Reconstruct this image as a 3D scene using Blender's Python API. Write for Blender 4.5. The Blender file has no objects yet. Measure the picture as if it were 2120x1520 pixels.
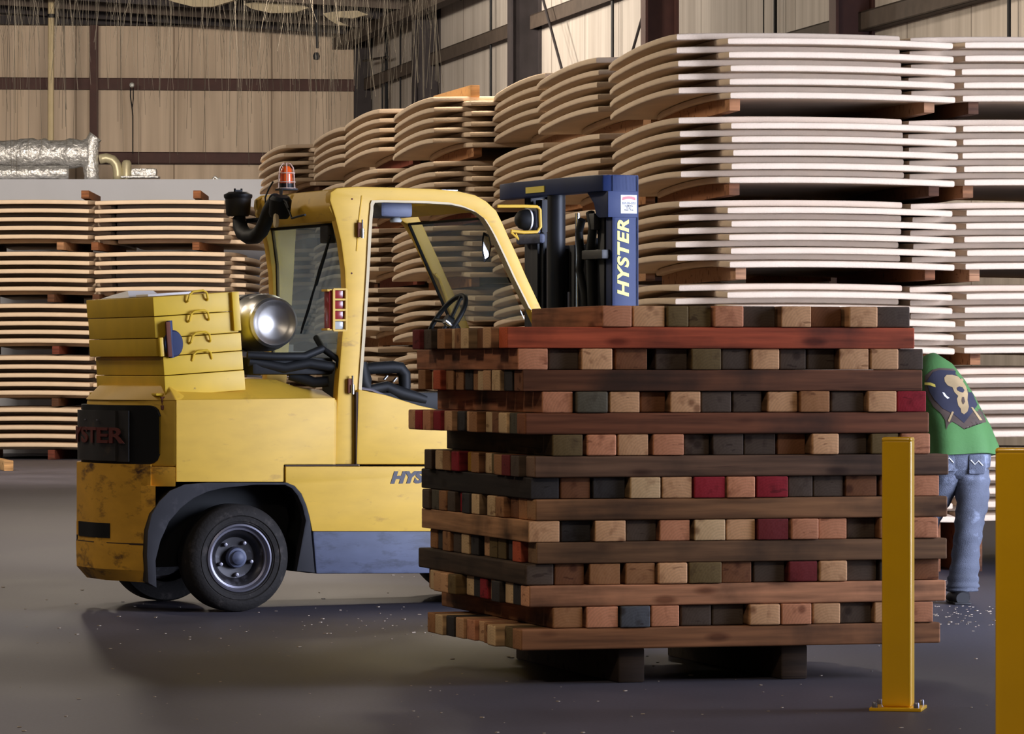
import bpy, bmesh, math, random
from mathutils import Vector, Matrix
from mathutils.bvhtree import BVHTree

sc = bpy.context.scene
col = sc.collection
R = math.radians
# ---------------------------------------------------------------- camera, world, lights, exposure
FPX, CX, HY, CAMZ = 9000.0, 1060.0, 760.0, 1.32
cam_d = bpy.data.cameras.new('camera'); cam = bpy.data.objects.new('camera', cam_d); col.objects.link(cam)
cam.location = (0, 0, CAMZ); cam.rotation_euler = (R(90), 0, 0)
cam_d.sensor_width = 36; cam_d.lens = 36 * FPX / 2120; cam_d.clip_start = .5; cam_d.clip_end = 300
sc.camera = cam
sc.view_settings.view_transform = 'Standard'; sc.view_settings.look = 'None'
sc.view_settings.gamma = 1; sc.view_settings.use_curve_mapping = False
sc.view_settings.exposure = 0.0
w = bpy.data.worlds.new('world'); sc.world = w; w.use_nodes = True
w.node_tree.nodes['Background'].inputs[0].default_value = (.78, .86, 1, 1)
w.node_tree.nodes['Background'].inputs[1].default_value = 2.5
def area(name, loc, rot, sx, sy, power, color, spread=180):
    l = bpy.data.lights.new(name, 'AREA'); l.shape = 'RECTANGLE'; l.size = sx; l.size_y = sy
    l.energy = power; l.color = color; l.spread = R(spread)
    o = bpy.data.objects.new(name, l); col.objects.link(o); o.location = loc; o.rotation_euler = rot
    return o
# daylight coming through the big loading door in the right wall (wall runs 11.8 degrees off the view axis)
def aim(o, d): o.rotation_euler = Vector(d).to_track_quat('-Z', 'Z').to_euler()
aim(area('door_daylight', (8.75, 19.4, 2.3), (0, 0, 0), 6.2, 4.3, 1050, (.70, .77, 1), 105), (-.47, .88, -.02))
aim(area('door_side_daylight', (8.85, 19.0, 2.2), (0, 0, 0), 6.0, 4.2, 620, (.68, .75, 1), 130), (-.97, .22, -.05))
# warm high-bay lamps
for (x, y, p) in ((-6.5, 15.5, 210), (0.8, 10, 280), (-6, 25, 120), (0.5, 36, 400)):
    area('high_bay_lamp', (x, y, 6.7), (0, 0, 0), 1.6, 1.6, p, (1, .84, .66), 170)
for (x, y, p) in ((-8.5, 45, 600), (-4, 46, 560)):      # added fill lights, not real fixtures, brightening the far stacks and end wall
    aim(area('added_fill_light', (x, y, 6.2), (0, 0, 0), 1.2, .6, p, (1, .88, .74), 125), (.05, 1, -.16))
for (x, y, p) in ((-9, 30, 180), (-9.5, 39, 170)):   # two more added fills, brightening the aisle sides of the wall row
    aim(area('added_fill_light', (x, y, 6.3), (0, 0, 0), 1.2, .6, p, (1, .86, .68), 110), (1, .05, -.22))
for (x, y, p) in ((-5.5, 49, 420), (-9.5, 50, 420), (-2.8, 56, 700)):
    l = bpy.data.lights.new('high_bay_lamp', 'POINT'); l.energy = p; l.color = (1, .86, .70); l.shadow_soft_size = .35
    o = bpy.data.objects.new('high_bay_lamp', l); col.objects.link(o); o.location = (x, y, 6.5)

# ---------------------------------------------------------------- helpers
def srgb(r, g, b):
    f = lambda c: (c / 255 / 12.92) if c / 255 <= .04045 else ((c / 255 + .055) / 1.055) ** 2.4
    return (f(r), f(g), f(b), 1)
def atpx(x, y, D):
    return Vector(((x - CX) / FPX * D, D, CAMZ - (y - HY) / FPX * D))
class MB:
    def __init__(s): s.bm = bmesh.new()
    def _merge(s, t, bevel=0, seg=2, angle=30):
        bmesh.ops.recalc_face_normals(t, faces=t.faces)
        if bevel:
            es = [e for e in t.edges if len(e.link_faces) == 2 and e.calc_face_angle(0) > R(angle)]
            try: bmesh.ops.bevel(t, geom=es, offset=bevel, segments=seg, profile=.6, affect='EDGES', clamp_overlap=True)
            except Exception: pass
        m = bpy.data.meshes.new('t'); t.to_mesh(m); t.free(); s.bm.from_mesh(m); bpy.data.meshes.remove(m)
    def box(s, a, b, bevel=0, M=None, seg=2):
        t = bmesh.new(); bmesh.ops.create_cube(t, size=1)
        c = [(a[i] + b[i]) / 2 for i in range(3)]; d = [abs(b[i] - a[i]) for i in range(3)]
        for v in t.verts: v.co = Vector((c[0] + v.co.x * d[0], c[1] + v.co.y * d[1], c[2] + v.co.z * d[2]))
        if M is not None: bmesh.ops.transform(t, matrix=M, verts=t.verts)
        s._merge(t, bevel, seg); return s
    def prism(s, pts, f0, f1, bevel=0, seg=2):
        t = bmesh.new()
        A = [t.verts.new(f0(*p)) for p in pts]; B = [t.verts.new(f1(*p)) for p in pts]
        t.faces.new(A); t.faces.new(B[::-1]); n = len(pts)
        for i in range(n): t.faces.new((A[i], B[i], B[(i + 1) % n], A[(i + 1) % n]))
        s._merge(t, bevel, seg); return s
    def strip(s, outer, inner, f0, f1, bevel=0):
        """solid band between two polylines of equal length"""
        t = bmesh.new(); n = len(outer)
        V = [[t.verts.new(f(*p)) for p in P] for f in (f0, f1) for P in (outer, inner)]
        for i in range(n - 1):
            t.faces.new((V[0][i], V[0][i+1], V[1][i+1], V[1][i])); t.faces.new((V[2][i], V[3][i], V[3][i+1], V[2][i+1]))
            t.faces.new((V[0][i], V[2][i], V[2][i+1], V[0][i+1])); t.faces.new((V[1][i], V[1][i+1], V[3][i+1], V[3][i]))
        for i in (0, n - 1): t.faces.new((V[0][i], V[1][i], V[3][i], V[2][i]))
        s._merge(t, bevel); return s
    def tube(s, pts, r, seg=8, closed=False, caps=True):
        pts = [Vector(p) for p in pts]; n = len(pts); t = bmesh.new(); rings = []
        rr = r if isinstance(r, (list, tuple)) else [r] * n
        up = None
        for i, p in enumerate(pts):
            if closed: d = pts[(i + 1) % n] - pts[i - 1]
            else: d = pts[min(i + 1, n - 1)] - pts[max(i - 1, 0)]
            d.normalize()
            if up is None: up = d.orthogonal().normalized()
            up = (up - d * up.dot(d)); up = up.normalized() if up.length > 1e-6 else d.orthogonal().normalized()
            sd = d.cross(up)
            rings.append([t.verts.new(p + rr[i] * (up * math.cos(2 * math.pi * k / seg) + sd * math.sin(2 * math.pi * k / seg))) for k in range(seg)])
        for i in range(n if closed else n - 1):
            a, b = rings[i], rings[(i + 1) % n]
            for k in range(seg): t.faces.new((a[k], a[(k + 1) % seg], b[(k + 1) % seg], b[k]))
        if not closed and caps: t.faces.new(rings[0][::-1]); t.faces.new(rings[-1])
        s._merge(t); return s
    def lathe(s, prof, M=None, seg=40, close=False):
        """profile (r, h) turned about local z, then placed by M"""
        t = bmesh.new(); rings = []
        for r, h in prof:
            if r < 1e-5: rings.append([t.verts.new((0, 0, h))])
            else: rings.append([t.verts.new((r * math.cos(2 * math.pi * k / seg), r * math.sin(2 * math.pi * k / seg), h)) for k in range(seg)])
        L = list(zip(rings, rings[1:])) + ([(rings[-1], rings[0])] if close else [])
        for a, b in L:
            for k in range(seg):
                k2 = (k + 1) % seg
                if len(a) == 1 and len(b) == 1: continue
                if len(a) == 1: t.faces.new((a[0], b[k], b[k2]))
                elif len(b) == 1: t.faces.new((a[k], a[k2], b[0]))
                else: t.faces.new((a[k], a[k2], b[k2], b[k]))
        if M is not None: bmesh.ops.transform(t, matrix=M, verts=t.verts)
        s._merge(t); return s
    def loft(s, rings):
        t = bmesh.new(); n = len(rings[0]); V = [[t.verts.new(p) for p in r] for r in rings]
        for a, b in zip(V, V[1:]):
            for k in range(n): t.faces.new((a[k], a[(k + 1) % n], b[(k + 1) % n], b[k]))
        t.faces.new(V[0][::-1]); t.faces.new(V[-1]); s._merge(t); return s
    def faces(s, V, F):
        t = bmesh.new(); vs = [t.verts.new(v) for v in V]
        for f in F: t.faces.new([vs[i] for i in f])
        s._merge(t); return s
    def mesh(s, name, mat, ang=38):
        m = bpy.data.meshes.new(name); s.bm.to_mesh(m); s.bm.free()
        for p in m.polygons: p.use_smooth = True
        m.set_sharp_from_angle(angle=R(ang))
        if mat: m.materials.append(mat)
        return m
    def build(s, name, mat, parent=None, ang=38):
        o = bpy.data.objects.new(name, s.mesh(name, mat, ang)); col.objects.link(o)
        if parent: o.parent = parent
        return o
def tag(o, label=None, cat=None, group=None, kind=None):
    for k, v in (('label', label), ('category', cat), ('group', group), ('kind', kind)):
        if v: o[k] = v
    return o
def empty(name, loc=(0, 0, 0), rz=0, parent=None):
    o = bpy.data.objects.new(name, None); col.objects.link(o); o.location = loc; o.rotation_euler = (0, 0, rz)
    o.empty_display_size = .2
    if parent: o.parent = parent
    return o
def text_mesh(body, name, mat, parent, M, size=.1, shear=0., offset=0., depth=.002, width=None, spacing=1.0):
    c = bpy.data.curves.new(name, 'FONT'); c.body = body; c.size = size; c.shear = shear; c.offset = offset
    c.extrude = depth; c.align_x = 'CENTER'; c.align_y = 'CENTER'; c.space_character = spacing
    o = bpy.data.objects.new(name + '_src', c); col.objects.link(o)
    bpy.context.view_layer.update()
    me = bpy.data.meshes.new_from_object(o.evaluated_get(bpy.context.evaluated_depsgraph_get()))
    bpy.data.objects.remove(o)
    if width:
        xs = [v.co.x for v in me.vertices]; k = width / max(1e-6, (max(xs) - min(xs)))
        for v in me.vertices: v.co.x *= k
    me.transform(M); me.materials.clear(); me.materials.append(mat); me.name = name
    o = bpy.data.objects.new(name, me); col.objects.link(o); o.parent = parent
    return o

# ---------------------------------------------------------------- materials
def NT(name):
    m = bpy.data.materials.new(name); m.use_nodes = True; nt = m.node_tree
    return m, nt, nt.nodes['Principled BSDF']
def mat(name, c, rough=.6, metal=0., spot=None, spot_scale=3., spot_lo=.55, spot_hi=.7, var=.12, var_scale=6., bump=0., bump_scale=60., spec=.5, stretch=(1, 1, 1), coat=0.):
    """base colour varied by soft noise, with optional dirt/wear patches of another colour"""
    m, nt, b = NT(name); N = nt.nodes; L = nt.links
    tc = N.new('ShaderNodeTexCoord'); mp = N.new('ShaderNodeMapping'); mp.inputs['Scale'].default_value = stretch
    L.new(tc.outputs['Object'], mp.inputs[0])
    n1 = N.new('ShaderNodeTexNoise'); n1.inputs['Scale'].default_value = var_scale; n1.inputs['Detail'].default_value = 5
    L.new(mp.outputs[0], n1.inputs['Vector'])
    hs = N.new('ShaderNodeMixRGB'); hs.blend_type = 'MIX'
    k1, k2 = 1 - var, 1 + var
    hs.inputs[1].default_value = (c[0] * k1, c[1] * k1, c[2] * k1, 1); hs.inputs[2].default_value = (min(1, c[0] * k2), min(1, c[1] * k2), min(1, c[2] * k2), 1)
    mr = N.new('ShaderNodeMapRange'); mr.inputs[1].default_value = .3; mr.inputs[2].default_value = .7
    L.new(n1.outputs['Fac'], mr.inputs[0]); L.new(mr.outputs[0], hs.inputs[0]); out = hs.outputs[0]
    if spot:
        n2 = N.new('ShaderNodeTexNoise'); n2.inputs['Scale'].default_value = spot_scale; n2.inputs['Detail'].default_value = 9; n2.inputs['Roughness'].default_value = .65
        L.new(mp.outputs[0], n2.inputs['Vector'])
        r2 = N.new('ShaderNodeMapRange'); r2.inputs[1].default_value = spot_lo; r2.inputs[2].default_value = spot_hi
        L.new(n2.outputs['Fac'], r2.inputs[0])
        mx = N.new('ShaderNodeMixRGB'); mx.inputs[2].default_value = spot; L.new(r2.outputs[0], mx.inputs[0]); L.new(out, mx.inputs[1]); out = mx.outputs[0]
    L.new(out, b.inputs['Base Color'])
    b.inputs['Roughness'].default_value = rough; b.inputs['Metallic'].default_value = metal; b.inputs['Specular IOR Level'].default_value = spec
    b.inputs['Coat Weight'].default_value = coat
    if bump:
        n3 = N.new('ShaderNodeTexNoise'); n3.inputs['Scale'].default_value = bump_scale; n3.inputs['Detail'].default_value = 6
        L.new(mp.outputs[0], n3.inputs['Vector'])
        bp = N.new('ShaderNodeBump'); bp.inputs['Strength'].default_value = bump; bp.inputs['Distance'].default_value = .01
        L.new(n3.outputs['Fac'], bp.inputs['Height']); L.new(bp.outputs[0], b.inputs['Normal'])
    return m
YEL = srgb(206, 164, 52)
M = {}
M['yellow'] = mat('yellow_paint', YEL, .55, spot=srgb(150, 112, 45), spot_scale=7, spot_lo=.60, spot_hi=.80, var=.06, stretch=(1, 1, 2.5))
M['yellow_worn'] = mat('worn_yellow_paint', srgb(216, 160, 46), .55, spot=srgb(80, 52, 26), spot_scale=5, spot_lo=.54, spot_hi=.68, var=.10, stretch=(1, 1, 2.2))
M['yellow_box'] = mat('yellow_box_paint', srgb(204, 166, 28), .5, spot=srgb(90, 60, 30), spot_scale=8, spot_lo=.69, spot_hi=.73, var=.08)
M['bollard'] = mat('bollard_paint', srgb(226, 172, 8), .32, var=.03, coat=.3)
M['black_plastic'] = mat('black_plastic', srgb(20, 21, 22), .6, var=.2, spec=.25)
M['black_grille'] = mat('black_grille', srgb(38, 36, 34), .5, spot=srgb(80, 66, 50), spot_scale=6, spot_lo=.58, spot_hi=.75)
M['dark_metal'] = mat('dark_metal', srgb(21, 22, 26), .5, var=.25, spec=.3)
M['rubber'] = mat('tyre_rubber', srgb(34, 31, 29), .8, spec=.3, spot=srgb(66, 60, 56), spot_scale=14, spot_lo=.55, spot_hi=.7, bump=.3)
M['fender'] = mat('rubber_fender', srgb(40, 39, 42), .7, spec=.25, spot=srgb(70, 67, 70), spot_scale=5, spot_lo=.55, spot_hi=.75)
M['rim'] = mat('wheel_rim', srgb(44, 42, 44), .4, metal=.5, spot=srgb(90, 88, 96), spot_scale=12, spot_lo=.55, spot_hi=.7)
M['rim_edge'] = mat('wheel_rim_edge', srgb(120, 118, 128), .35, metal=.6)
M['blue_sill'] = mat('blue_grey_step', srgb(72, 78, 100), .55, spot=srgb(40, 42, 54), spot_scale=5, spot_lo=.5, spot_hi=.7, stretch=(1, 1, 3))
M['mast_blue'] = mat('blue_mast_paint', srgb(28, 42, 80), .5, spot=srgb(40, 50, 80), spot_scale=6, spot_lo=.55, spot_hi=.8, spec=.22)
M['chrome'] = mat('chrome', (.8, .82, .86, 1), .18, metal=1, var=.02)
M['steel'] = mat('tank_steel', (.72, .70, .66, 1), .34, metal=1, var=.12, var_scale=3)
M['foil'] = mat('crinkled_foil', (.86, .84, .80, 1), .32, metal=.62, bump=4, bump_scale=14, var=.25, var_scale=14)
M['duct'] = mat('duct_metal', srgb(200, 190, 156), .4, metal=.3, bump=.6, bump_scale=5)
M['decal_white'] = mat('white_sticker', srgb(226, 224, 226), .5, var=.02)
M['decal_red'] = mat('red_print', srgb(176, 80, 82), .5, var=.05)
M['decal_dark'] = mat('dark_print', srgb(40, 38, 50), .5, var=.05)
M['brand_yellow'] = mat('yellow_print', srgb(236, 216, 92), .5, var=.02)
M['brand_red'] = mat('faded_red_print', srgb(92, 38, 31), .5, var=.15)
M['red_lens'] = mat('red_lens', srgb(136, 40, 40), .2, var=.05)
M['white_lens'] = mat('clear_lens', srgb(170, 172, 168), .2, var=.05)
M['rust'] = mat('rusty_edge', srgb(96, 50, 34), .8, var=.3)
M['seam'] = mat('panel_seam', srgb(52, 34, 20), .8, var=.3)
M['panel_board'] = mat('panel_board', srgb(210, 188, 163), .82, var=.06, var_scale=4, bump=.25, bump_scale=90, spec=.25)
M['beam_red'] = mat('red_oxide_steel', srgb(72, 42, 36), .7, var=.15)
M['beam_dark'] = mat('dark_steel', srgb(46, 40, 42), .8, var=.2)
M['beam_tan'] = mat('dusty_steel', srgb(76, 65, 57), .8, var=.2)
M['white_wall'] = mat('partition_paint', srgb(190, 192, 200), .8, var=.03, var_scale=.6)
M['roof'] = mat('dark_insulation', srgb(26, 25, 30), .9, var=.25, var_scale=1)
M['liner'] = mat('torn_liner', srgb(160, 148, 122), .8, var=.1)
M['strand'] = mat('hanging_fibre', srgb(70, 64, 54), .8, var=.25, var_scale=1)
M['pipe_cream'] = mat('cream_pipe', srgb(196, 178, 140), .6, var=.06)
M['chip'] = mat('wood_chip', srgb(176, 160, 140), .8, var=.2)
M['tail_wood'] = mat('rough_sawn_wood', srgb(150, 104, 66), .85, var=.25, var_scale=5, stretch=(6, 1, 6))
# corrugated wall
def wallmat(name, c, scale):
    m, nt, b = NT(name); N = nt.nodes; L = nt.links
    tc = N.new('ShaderNodeTexCoord')
    sp = N.new('ShaderNodeSeparateXYZ'); L.new(tc.outputs['Object'], sp.inputs[0])
    def math_(op, a, bb=None):
        n = N.new('ShaderNodeMath'); n.operation = op
        for i, v in enumerate((a, bb)):
            if v is None: continue
            if isinstance(v, (int, float)): n.inputs[i].default_value = v
            else: L.new(v, n.inputs[i])
        return n.outputs[0]
    fr = math_('FRACT', math_('MULTIPLY', sp.outputs[0], scale))
    d = math_('ABSOLUTE', math_('SUBTRACT', fr, .5))
    line = N.new('ShaderNodeMapRange'); line.inputs[1].default_value = .487; line.inputs[2].default_value = .498; L.new(d, line.inputs[0])
    mp = N.new('ShaderNodeMapping'); mp.inputs['Scale'].default_value = (9, 9, .35); L.new(tc.outputs['Object'], mp.inputs[0])
    n1 = N.new('ShaderNodeTexNoise'); n1.inputs['Scale'].default_value = .8; n1.inputs['Detail'].default_value = 8; L.new(mp.outputs[0], n1.inputs['Vector'])
    n2 = N.new('ShaderNodeTexNoise'); n2.inputs['Scale'].default_value = .55; n2.inputs['Detail'].default_value = 4; L.new(tc.outputs['Object'], n2.inputs['Vector'])
    a = N.new('ShaderNodeMixRGB'); a.inputs[1].default_value = (c[0]*.80, c[1]*.78, c[2]*.76, 1); a.inputs[2].default_value = (c[0]*1.1, c[1]*1.1, c[2]*1.1, 1)
    r1 = N.new('ShaderNodeMapRange'); r1.inputs[1].default_value = .3; r1.inputs[2].default_value = .65; L.new(n1.outputs['Fac'], r1.inputs[0]); L.new(r1.outputs[0], a.inputs[0])
    a2 = N.new('ShaderNodeMixRGB'); a2.blend_type = 'MULTIPLY'; a2.inputs[0].default_value = .35; L.new(a.outputs[0], a2.inputs[1]); L.new(n2.outputs['Fac'], a2.inputs[2])
    a3 = N.new('ShaderNodeMixRGB'); a3.inputs[2].default_value = (c[0]*.33, c[1]*.3, c[2]*.28, 1); L.new(line.outputs[0], a3.inputs[0]); L.new(a2.outputs[0], a3.inputs[1])
    L.new(a3.outputs[0], b.inputs['Base Color']); b.inputs['Roughness'].default_value = .75
    return m
M['wall_back'] = wallmat('cream_metal_siding', srgb(216, 194, 170), .63)
M['wall_side'] = wallmat('cream_metal_siding_side', srgb(206, 198, 190), .5)
# concrete floor
def floormat():
    m, nt, b = NT('concrete'); N = nt.nodes; L = nt.links
    tc = N.new('ShaderNodeTexCoord')
    mp = N.new('ShaderNodeMapping'); mp.inputs['Scale'].default_value = (1, .45, 1); L.new(tc.outputs['Object'], mp.inputs[0])
    n1 = N.new('ShaderNodeTexNoise'); n1.inputs['Scale'].default_value = .9; n1.inputs['Detail'].default_value = 7; L.new(mp.outputs[0], n1.inputs['Vector'])
    r1 = N.new('ShaderNodeMapRange'); r1.inputs[1].default_value = .35; r1.inputs[2].default_value = .7; L.new(n1.outputs['Fac'], r1.inputs[0])
    a = N.new('ShaderNodeMixRGB'); a.inputs[1].default_value = srgb(66, 64, 72); a.inputs[2].default_value = srgb(86, 83, 92); L.new(r1.outputs[0], a.inputs[0])
    n2 = N.new('ShaderNodeTexNoise'); n2.inputs['Scale'].default_value = 60; n2.inputs['Detail'].default_value = 4; L.new(tc.outputs['Object'], n2.inputs['Vector'])
    a2 = N.new('ShaderNodeMixRGB'); a2.blend_type = 'OVERLAY'; a2.inputs[0].default_value = .3; L.new(a.outputs[0], a2.inputs[1]); L.new(n2.outputs['Fac'], a2.inputs[2])
    L.new(a2.outputs[0], b.inputs['Base Color'])
    r3 = N.new('ShaderNodeMapRange'); r3.inputs[3].default_value = .42; r3.inputs[4].default_value = .62; L.new(n1.outputs['Fac'], r3.inputs[0]); L.new(r3.outputs[0], b.inputs['Roughness'])
    b.inputs['Specular IOR Level'].default_value = .16
    return m
M['concrete'] = floormat()
# timber: obj.color gives the wood of each single piece, end grain shows rings, flanks are weathered
def timbermat():
    m, nt, b = NT('dunnage_timber'); N = nt.nodes; L = nt.links
    tc = N.new('ShaderNodeTexCoord'); oi = N.new('ShaderNodeObjectInfo')
    add = N.new('ShaderNodeVectorMath'); add.operation = 'ADD'; L.new(tc.outputs['Object'], add.inputs[0])
    rnd = N.new('ShaderNodeVectorMath'); rnd.operation = 'SCALE'; rnd.inputs[0].default_value = (7, 3, 5); L.new(oi.outputs['Random'], rnd.inputs['Scale']); L.new(rnd.outputs[0], add.inputs[1])
    sp = N.new('ShaderNodeSeparateXYZ'); L.new(tc.outputs['Normal'], sp.inputs[0])
    ab = N.new('ShaderNodeMath'); ab.operation = 'ABSOLUTE'; L.new(sp.outputs[0], ab.inputs[0])
    end = N.new('ShaderNodeMapRange'); end.inputs[1].default_value = .6; end.inputs[2].default_value = .8; L.new(ab.outputs[0], end.inputs[0])
    # long grain
    mp = N.new('ShaderNodeMapping'); mp.inputs['Scale'].default_value = (1.2, 22, 22); L.new(add.outputs[0], mp.inputs[0])
    g = N.new('ShaderNodeTexNoise'); g.inputs['Scale'].default_value = 1.6; g.inputs['Detail'].default_value = 8; L.new(mp.outputs[0], g.inputs['Vector'])
    st = N.new('ShaderNodeTexNoise'); st.inputs['Scale'].default_value = 2.6; st.inputs['Detail'].default_value = 6; L.new(add.outputs[0], st.inputs['Vector'])
    # rings
    mp2 = N.new('ShaderNodeMapping'); mp2.inputs['Scale'].default_value = (.2, 1, 1); L.new(add.outputs[0], mp2.inputs[0])
    wv = N.new('ShaderNodeTexWave'); wv.wave_type = 'RINGS'; wv.rings_direction = 'X'; wv.inputs['Scale'].default_value = 26; wv.inputs['Distortion'].default_value = 2.5; wv.inputs['Detail'].default_value = 3
    pos = N.new('ShaderNodeVectorMath'); pos.operation = 'SUBTRACT'; L.new(tc.outputs['Object'], pos.inputs[0])
    r0 = N.new('ShaderNodeVectorMath'); r0.operation = 'SCALE'; r0.inputs[0].default_value = (0, .06, -.08); L.new(oi.outputs['Random'], r0.inputs['Scale']); L.new(r0.outputs[0], pos.inputs[1])
    L.new(pos.outputs[0], wv.inputs['Vector'])
    endc = N.new('ShaderNodeMixRGB'); endc.blend_type = 'MULTIPLY'; endc.inputs[0].default_value = .12; L.new(oi.outputs['Color'], endc.inputs[1]); L.new(wv.outputs['Color'], endc.inputs[2])
    # stains and split marks on the ends
    s2 = N.new('ShaderNodeTexNoise'); s2.inputs['Scale'].default_value = 16; s2.inputs['Detail'].default_value = 6; L.new(add.outputs[0], s2.inputs['Vector'])
    s2r = N.new('ShaderNodeMapRange'); s2r.inputs[1].default_value = .57; s2r.inputs[2].default_value = .72; s2r.inputs[4].default_value = .65; L.new(s2.outputs['Fac'], s2r.inputs[0])
    endd = N.new('ShaderNodeMixRGB'); endd.blend_type = 'MULTIPLY'; endd.inputs[2].default_value = (.45, .34, .28, 1); L.new(s2r.outputs[0], endd.inputs[0]); L.new(endc.outputs[0], endd.inputs[1])
    side = N.new('ShaderNodeMixRGB'); side.blend_type = 'MULTIPLY'; side.inputs[0].default_value = 1; side.inputs[2].default_value = (.68, .60, .52, 1); hsv = N.new('ShaderNodeHueSaturation'); hsv.inputs['Saturation'].default_value = .95; L.new(oi.outputs['Color'], hsv.inputs['Color']); L.new(hsv.outputs[0], side.inputs[1])
    gr = N.new('ShaderNodeMapRange'); gr.inputs[1].default_value = .3; gr.inputs[2].default_value = .7; gr.inputs[3].default_value = .55; gr.inputs[4].default_value = 1.35; L.new(g.outputs['Fac'], gr.inputs[0])
    sg = N.new('ShaderNodeVectorMath'); sg.operation = 'SCALE'; L.new(side.outputs[0], sg.inputs[0]); L.new(gr.outputs[0], sg.inputs['Scale'])
    stn = N.new('ShaderNodeMapRange'); stn.inputs[1].default_value = .48; stn.inputs[2].default_value = .70; stn.inputs[4].default_value = .75; L.new(st.outputs['Fac'], stn.inputs[0])
    sd2 = N.new('ShaderNodeMixRGB'); sd2.inputs[2].default_value = srgb(44, 34, 26); L.new(stn.outputs[0], sd2.inputs[0]); L.new(sg.outputs[0], sd2.inputs[1])
    mx = N.new('ShaderNodeMixRGB'); L.new(end.outputs[0], mx.inputs[0]); L.new(sd2.outputs[0], mx.inputs[1]); L.new(endd.outputs[0], mx.inputs[2])
    # knots and dents: scattered dark spots that belong to the wood
    vm = N.new('ShaderNodeMapping'); vm.inputs['Scale'].default_value = (3.2, 9, 9); L.new(add.outputs[0], vm.inputs[0])
    vr = N.new('ShaderNodeTexVoronoi'); vr.inputs['Scale'].default_value = 1.0; L.new(vm.outputs[0], vr.inputs['Vector'])
    kr = N.new('ShaderNodeMapRange'); kr.inputs[1].default_value = .10; kr.inputs[2].default_value = .22; kr.inputs[3].default_value = .75; kr.inputs[4].default_value = 0; L.new(vr.outputs['Distance'], kr.inputs[0])
    # drying cracks on the cut faces
    cm_ = N.new('ShaderNodeMapping'); cm_.inputs['Scale'].default_value = (1, 10, 34); cm_.inputs['Rotation'].default_value = (.5, 0, 0); L.new(add.outputs[0], cm_.inputs[0])
    cn = N.new('ShaderNodeTexNoise'); cn.inputs['Scale'].default_value = 1.0; cn.inputs['Detail'].default_value = 3; L.new(cm_.outputs[0], cn.inputs['Vector'])
    cr = N.new('ShaderNodeMapRange'); cr.inputs[1].default_value = .66; cr.inputs[2].default_value = .70; cr.inputs[4].default_value = .6; L.new(cn.outputs['Fac'], cr.inputs[0])
    mk = N.new('ShaderNodeMath'); mk.operation = 'MAXIMUM'; L.new(kr.outputs[0], mk.inputs[0]); L.new(cr.outputs[0], mk.inputs[1])
    dk = N.new('ShaderNodeMixRGB'); dk.blend_type = 'MULTIPLY'; dk.inputs[2].default_value = (.30, .20, .15, 1); L.new(mk.outputs[0], dk.inputs[0]); L.new(mx.outputs[0], dk.inputs[1])
    L.new(dk.outputs[0], b.inputs['Base Color']); b.inputs['Roughness'].default_value = .8; b.inputs['Specular IOR Level'].default_value = .25
    bp = N.new('ShaderNodeBump'); bp.inputs['Strength'].default_value = .35; bp.inputs['Distance'].default_value = .004; L.new(g.outputs['Fac'], bp.inputs['Height']); L.new(bp.outputs[0], b.inputs['Normal'])
    return m
M['timber'] = timbermat()
def glassmat(name, c, fac):
    m = bpy.data.materials.new(name); m.use_nodes = True; nt = m.node_tree; N = nt.nodes; L = nt.links
    N.remove(N['Principled BSDF']); out = N['Material Output']
    t = N.new('ShaderNodeBsdfTransparent'); t.inputs[0].default_value = c
    g = N.new('ShaderNodeBsdfGlossy'); g.inputs[0].default_value = (.8, .85, .9, 1); g.inputs['Roughness'].default_value = .12
    d = N.new('ShaderNodeBsdfDiffuse'); d.inputs[0].default_value = (.55, .62, .62, 1)
    a = N.new('ShaderNodeMixShader'); a.inputs[0].default_value = .5; L.new(g.outputs[0], a.inputs[1]); L.new(d.outputs[0], a.inputs[2])
    mx = N.new('ShaderNodeMixShader')
    n = N.new('ShaderNodeTexNoise'); n.inputs['Scale'].default_value = 2.5; r = N.new('ShaderNodeMapRange'); r.inputs[3].default_value = fac * .7; r.inputs[4].default_value = fac * 1.3
    L.new(n.outputs['Fac'], r.inputs[0]); L.new(r.outputs[0], mx.inputs[0]); L.new(t.outputs[0], mx.inputs[1]); L.new(a.outputs[0], mx.inputs[2]); L.new(mx.outputs[0], out.inputs[0])
    return m
M['glass_rear'] = glassmat('dusty_tinted_glass', (.84, .92, .94, 1), .42)
M['glass_front'] = glassmat('dusty_windscreen', (.93, .95, .90, 1), .20)
M['amber'] = mat('amber_lens', srgb(226, 88, 24), .25, var=.1)
M['amber'].node_tree.nodes['Principled BSDF'].inputs['Coat Weight'].default_value = .6
M['wire_pink'] = mat('pale_wire_cage', srgb(214, 186, 170), .5)
# ================================================================ the setting
WX = lambda D: 12.46 - .2084 * D          # line of the right wall
WA = math.atan(.2084)
BA = R(5)                                   # back wall direction
CORN = Vector((WX(71), 71, 0))
def struct(o): o['kind'] = 'structure'; return o
fl = MB().box((-16, -6, -.2), (16, 74, 0)).build('floor', M['concrete']); struct(fl)
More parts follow.
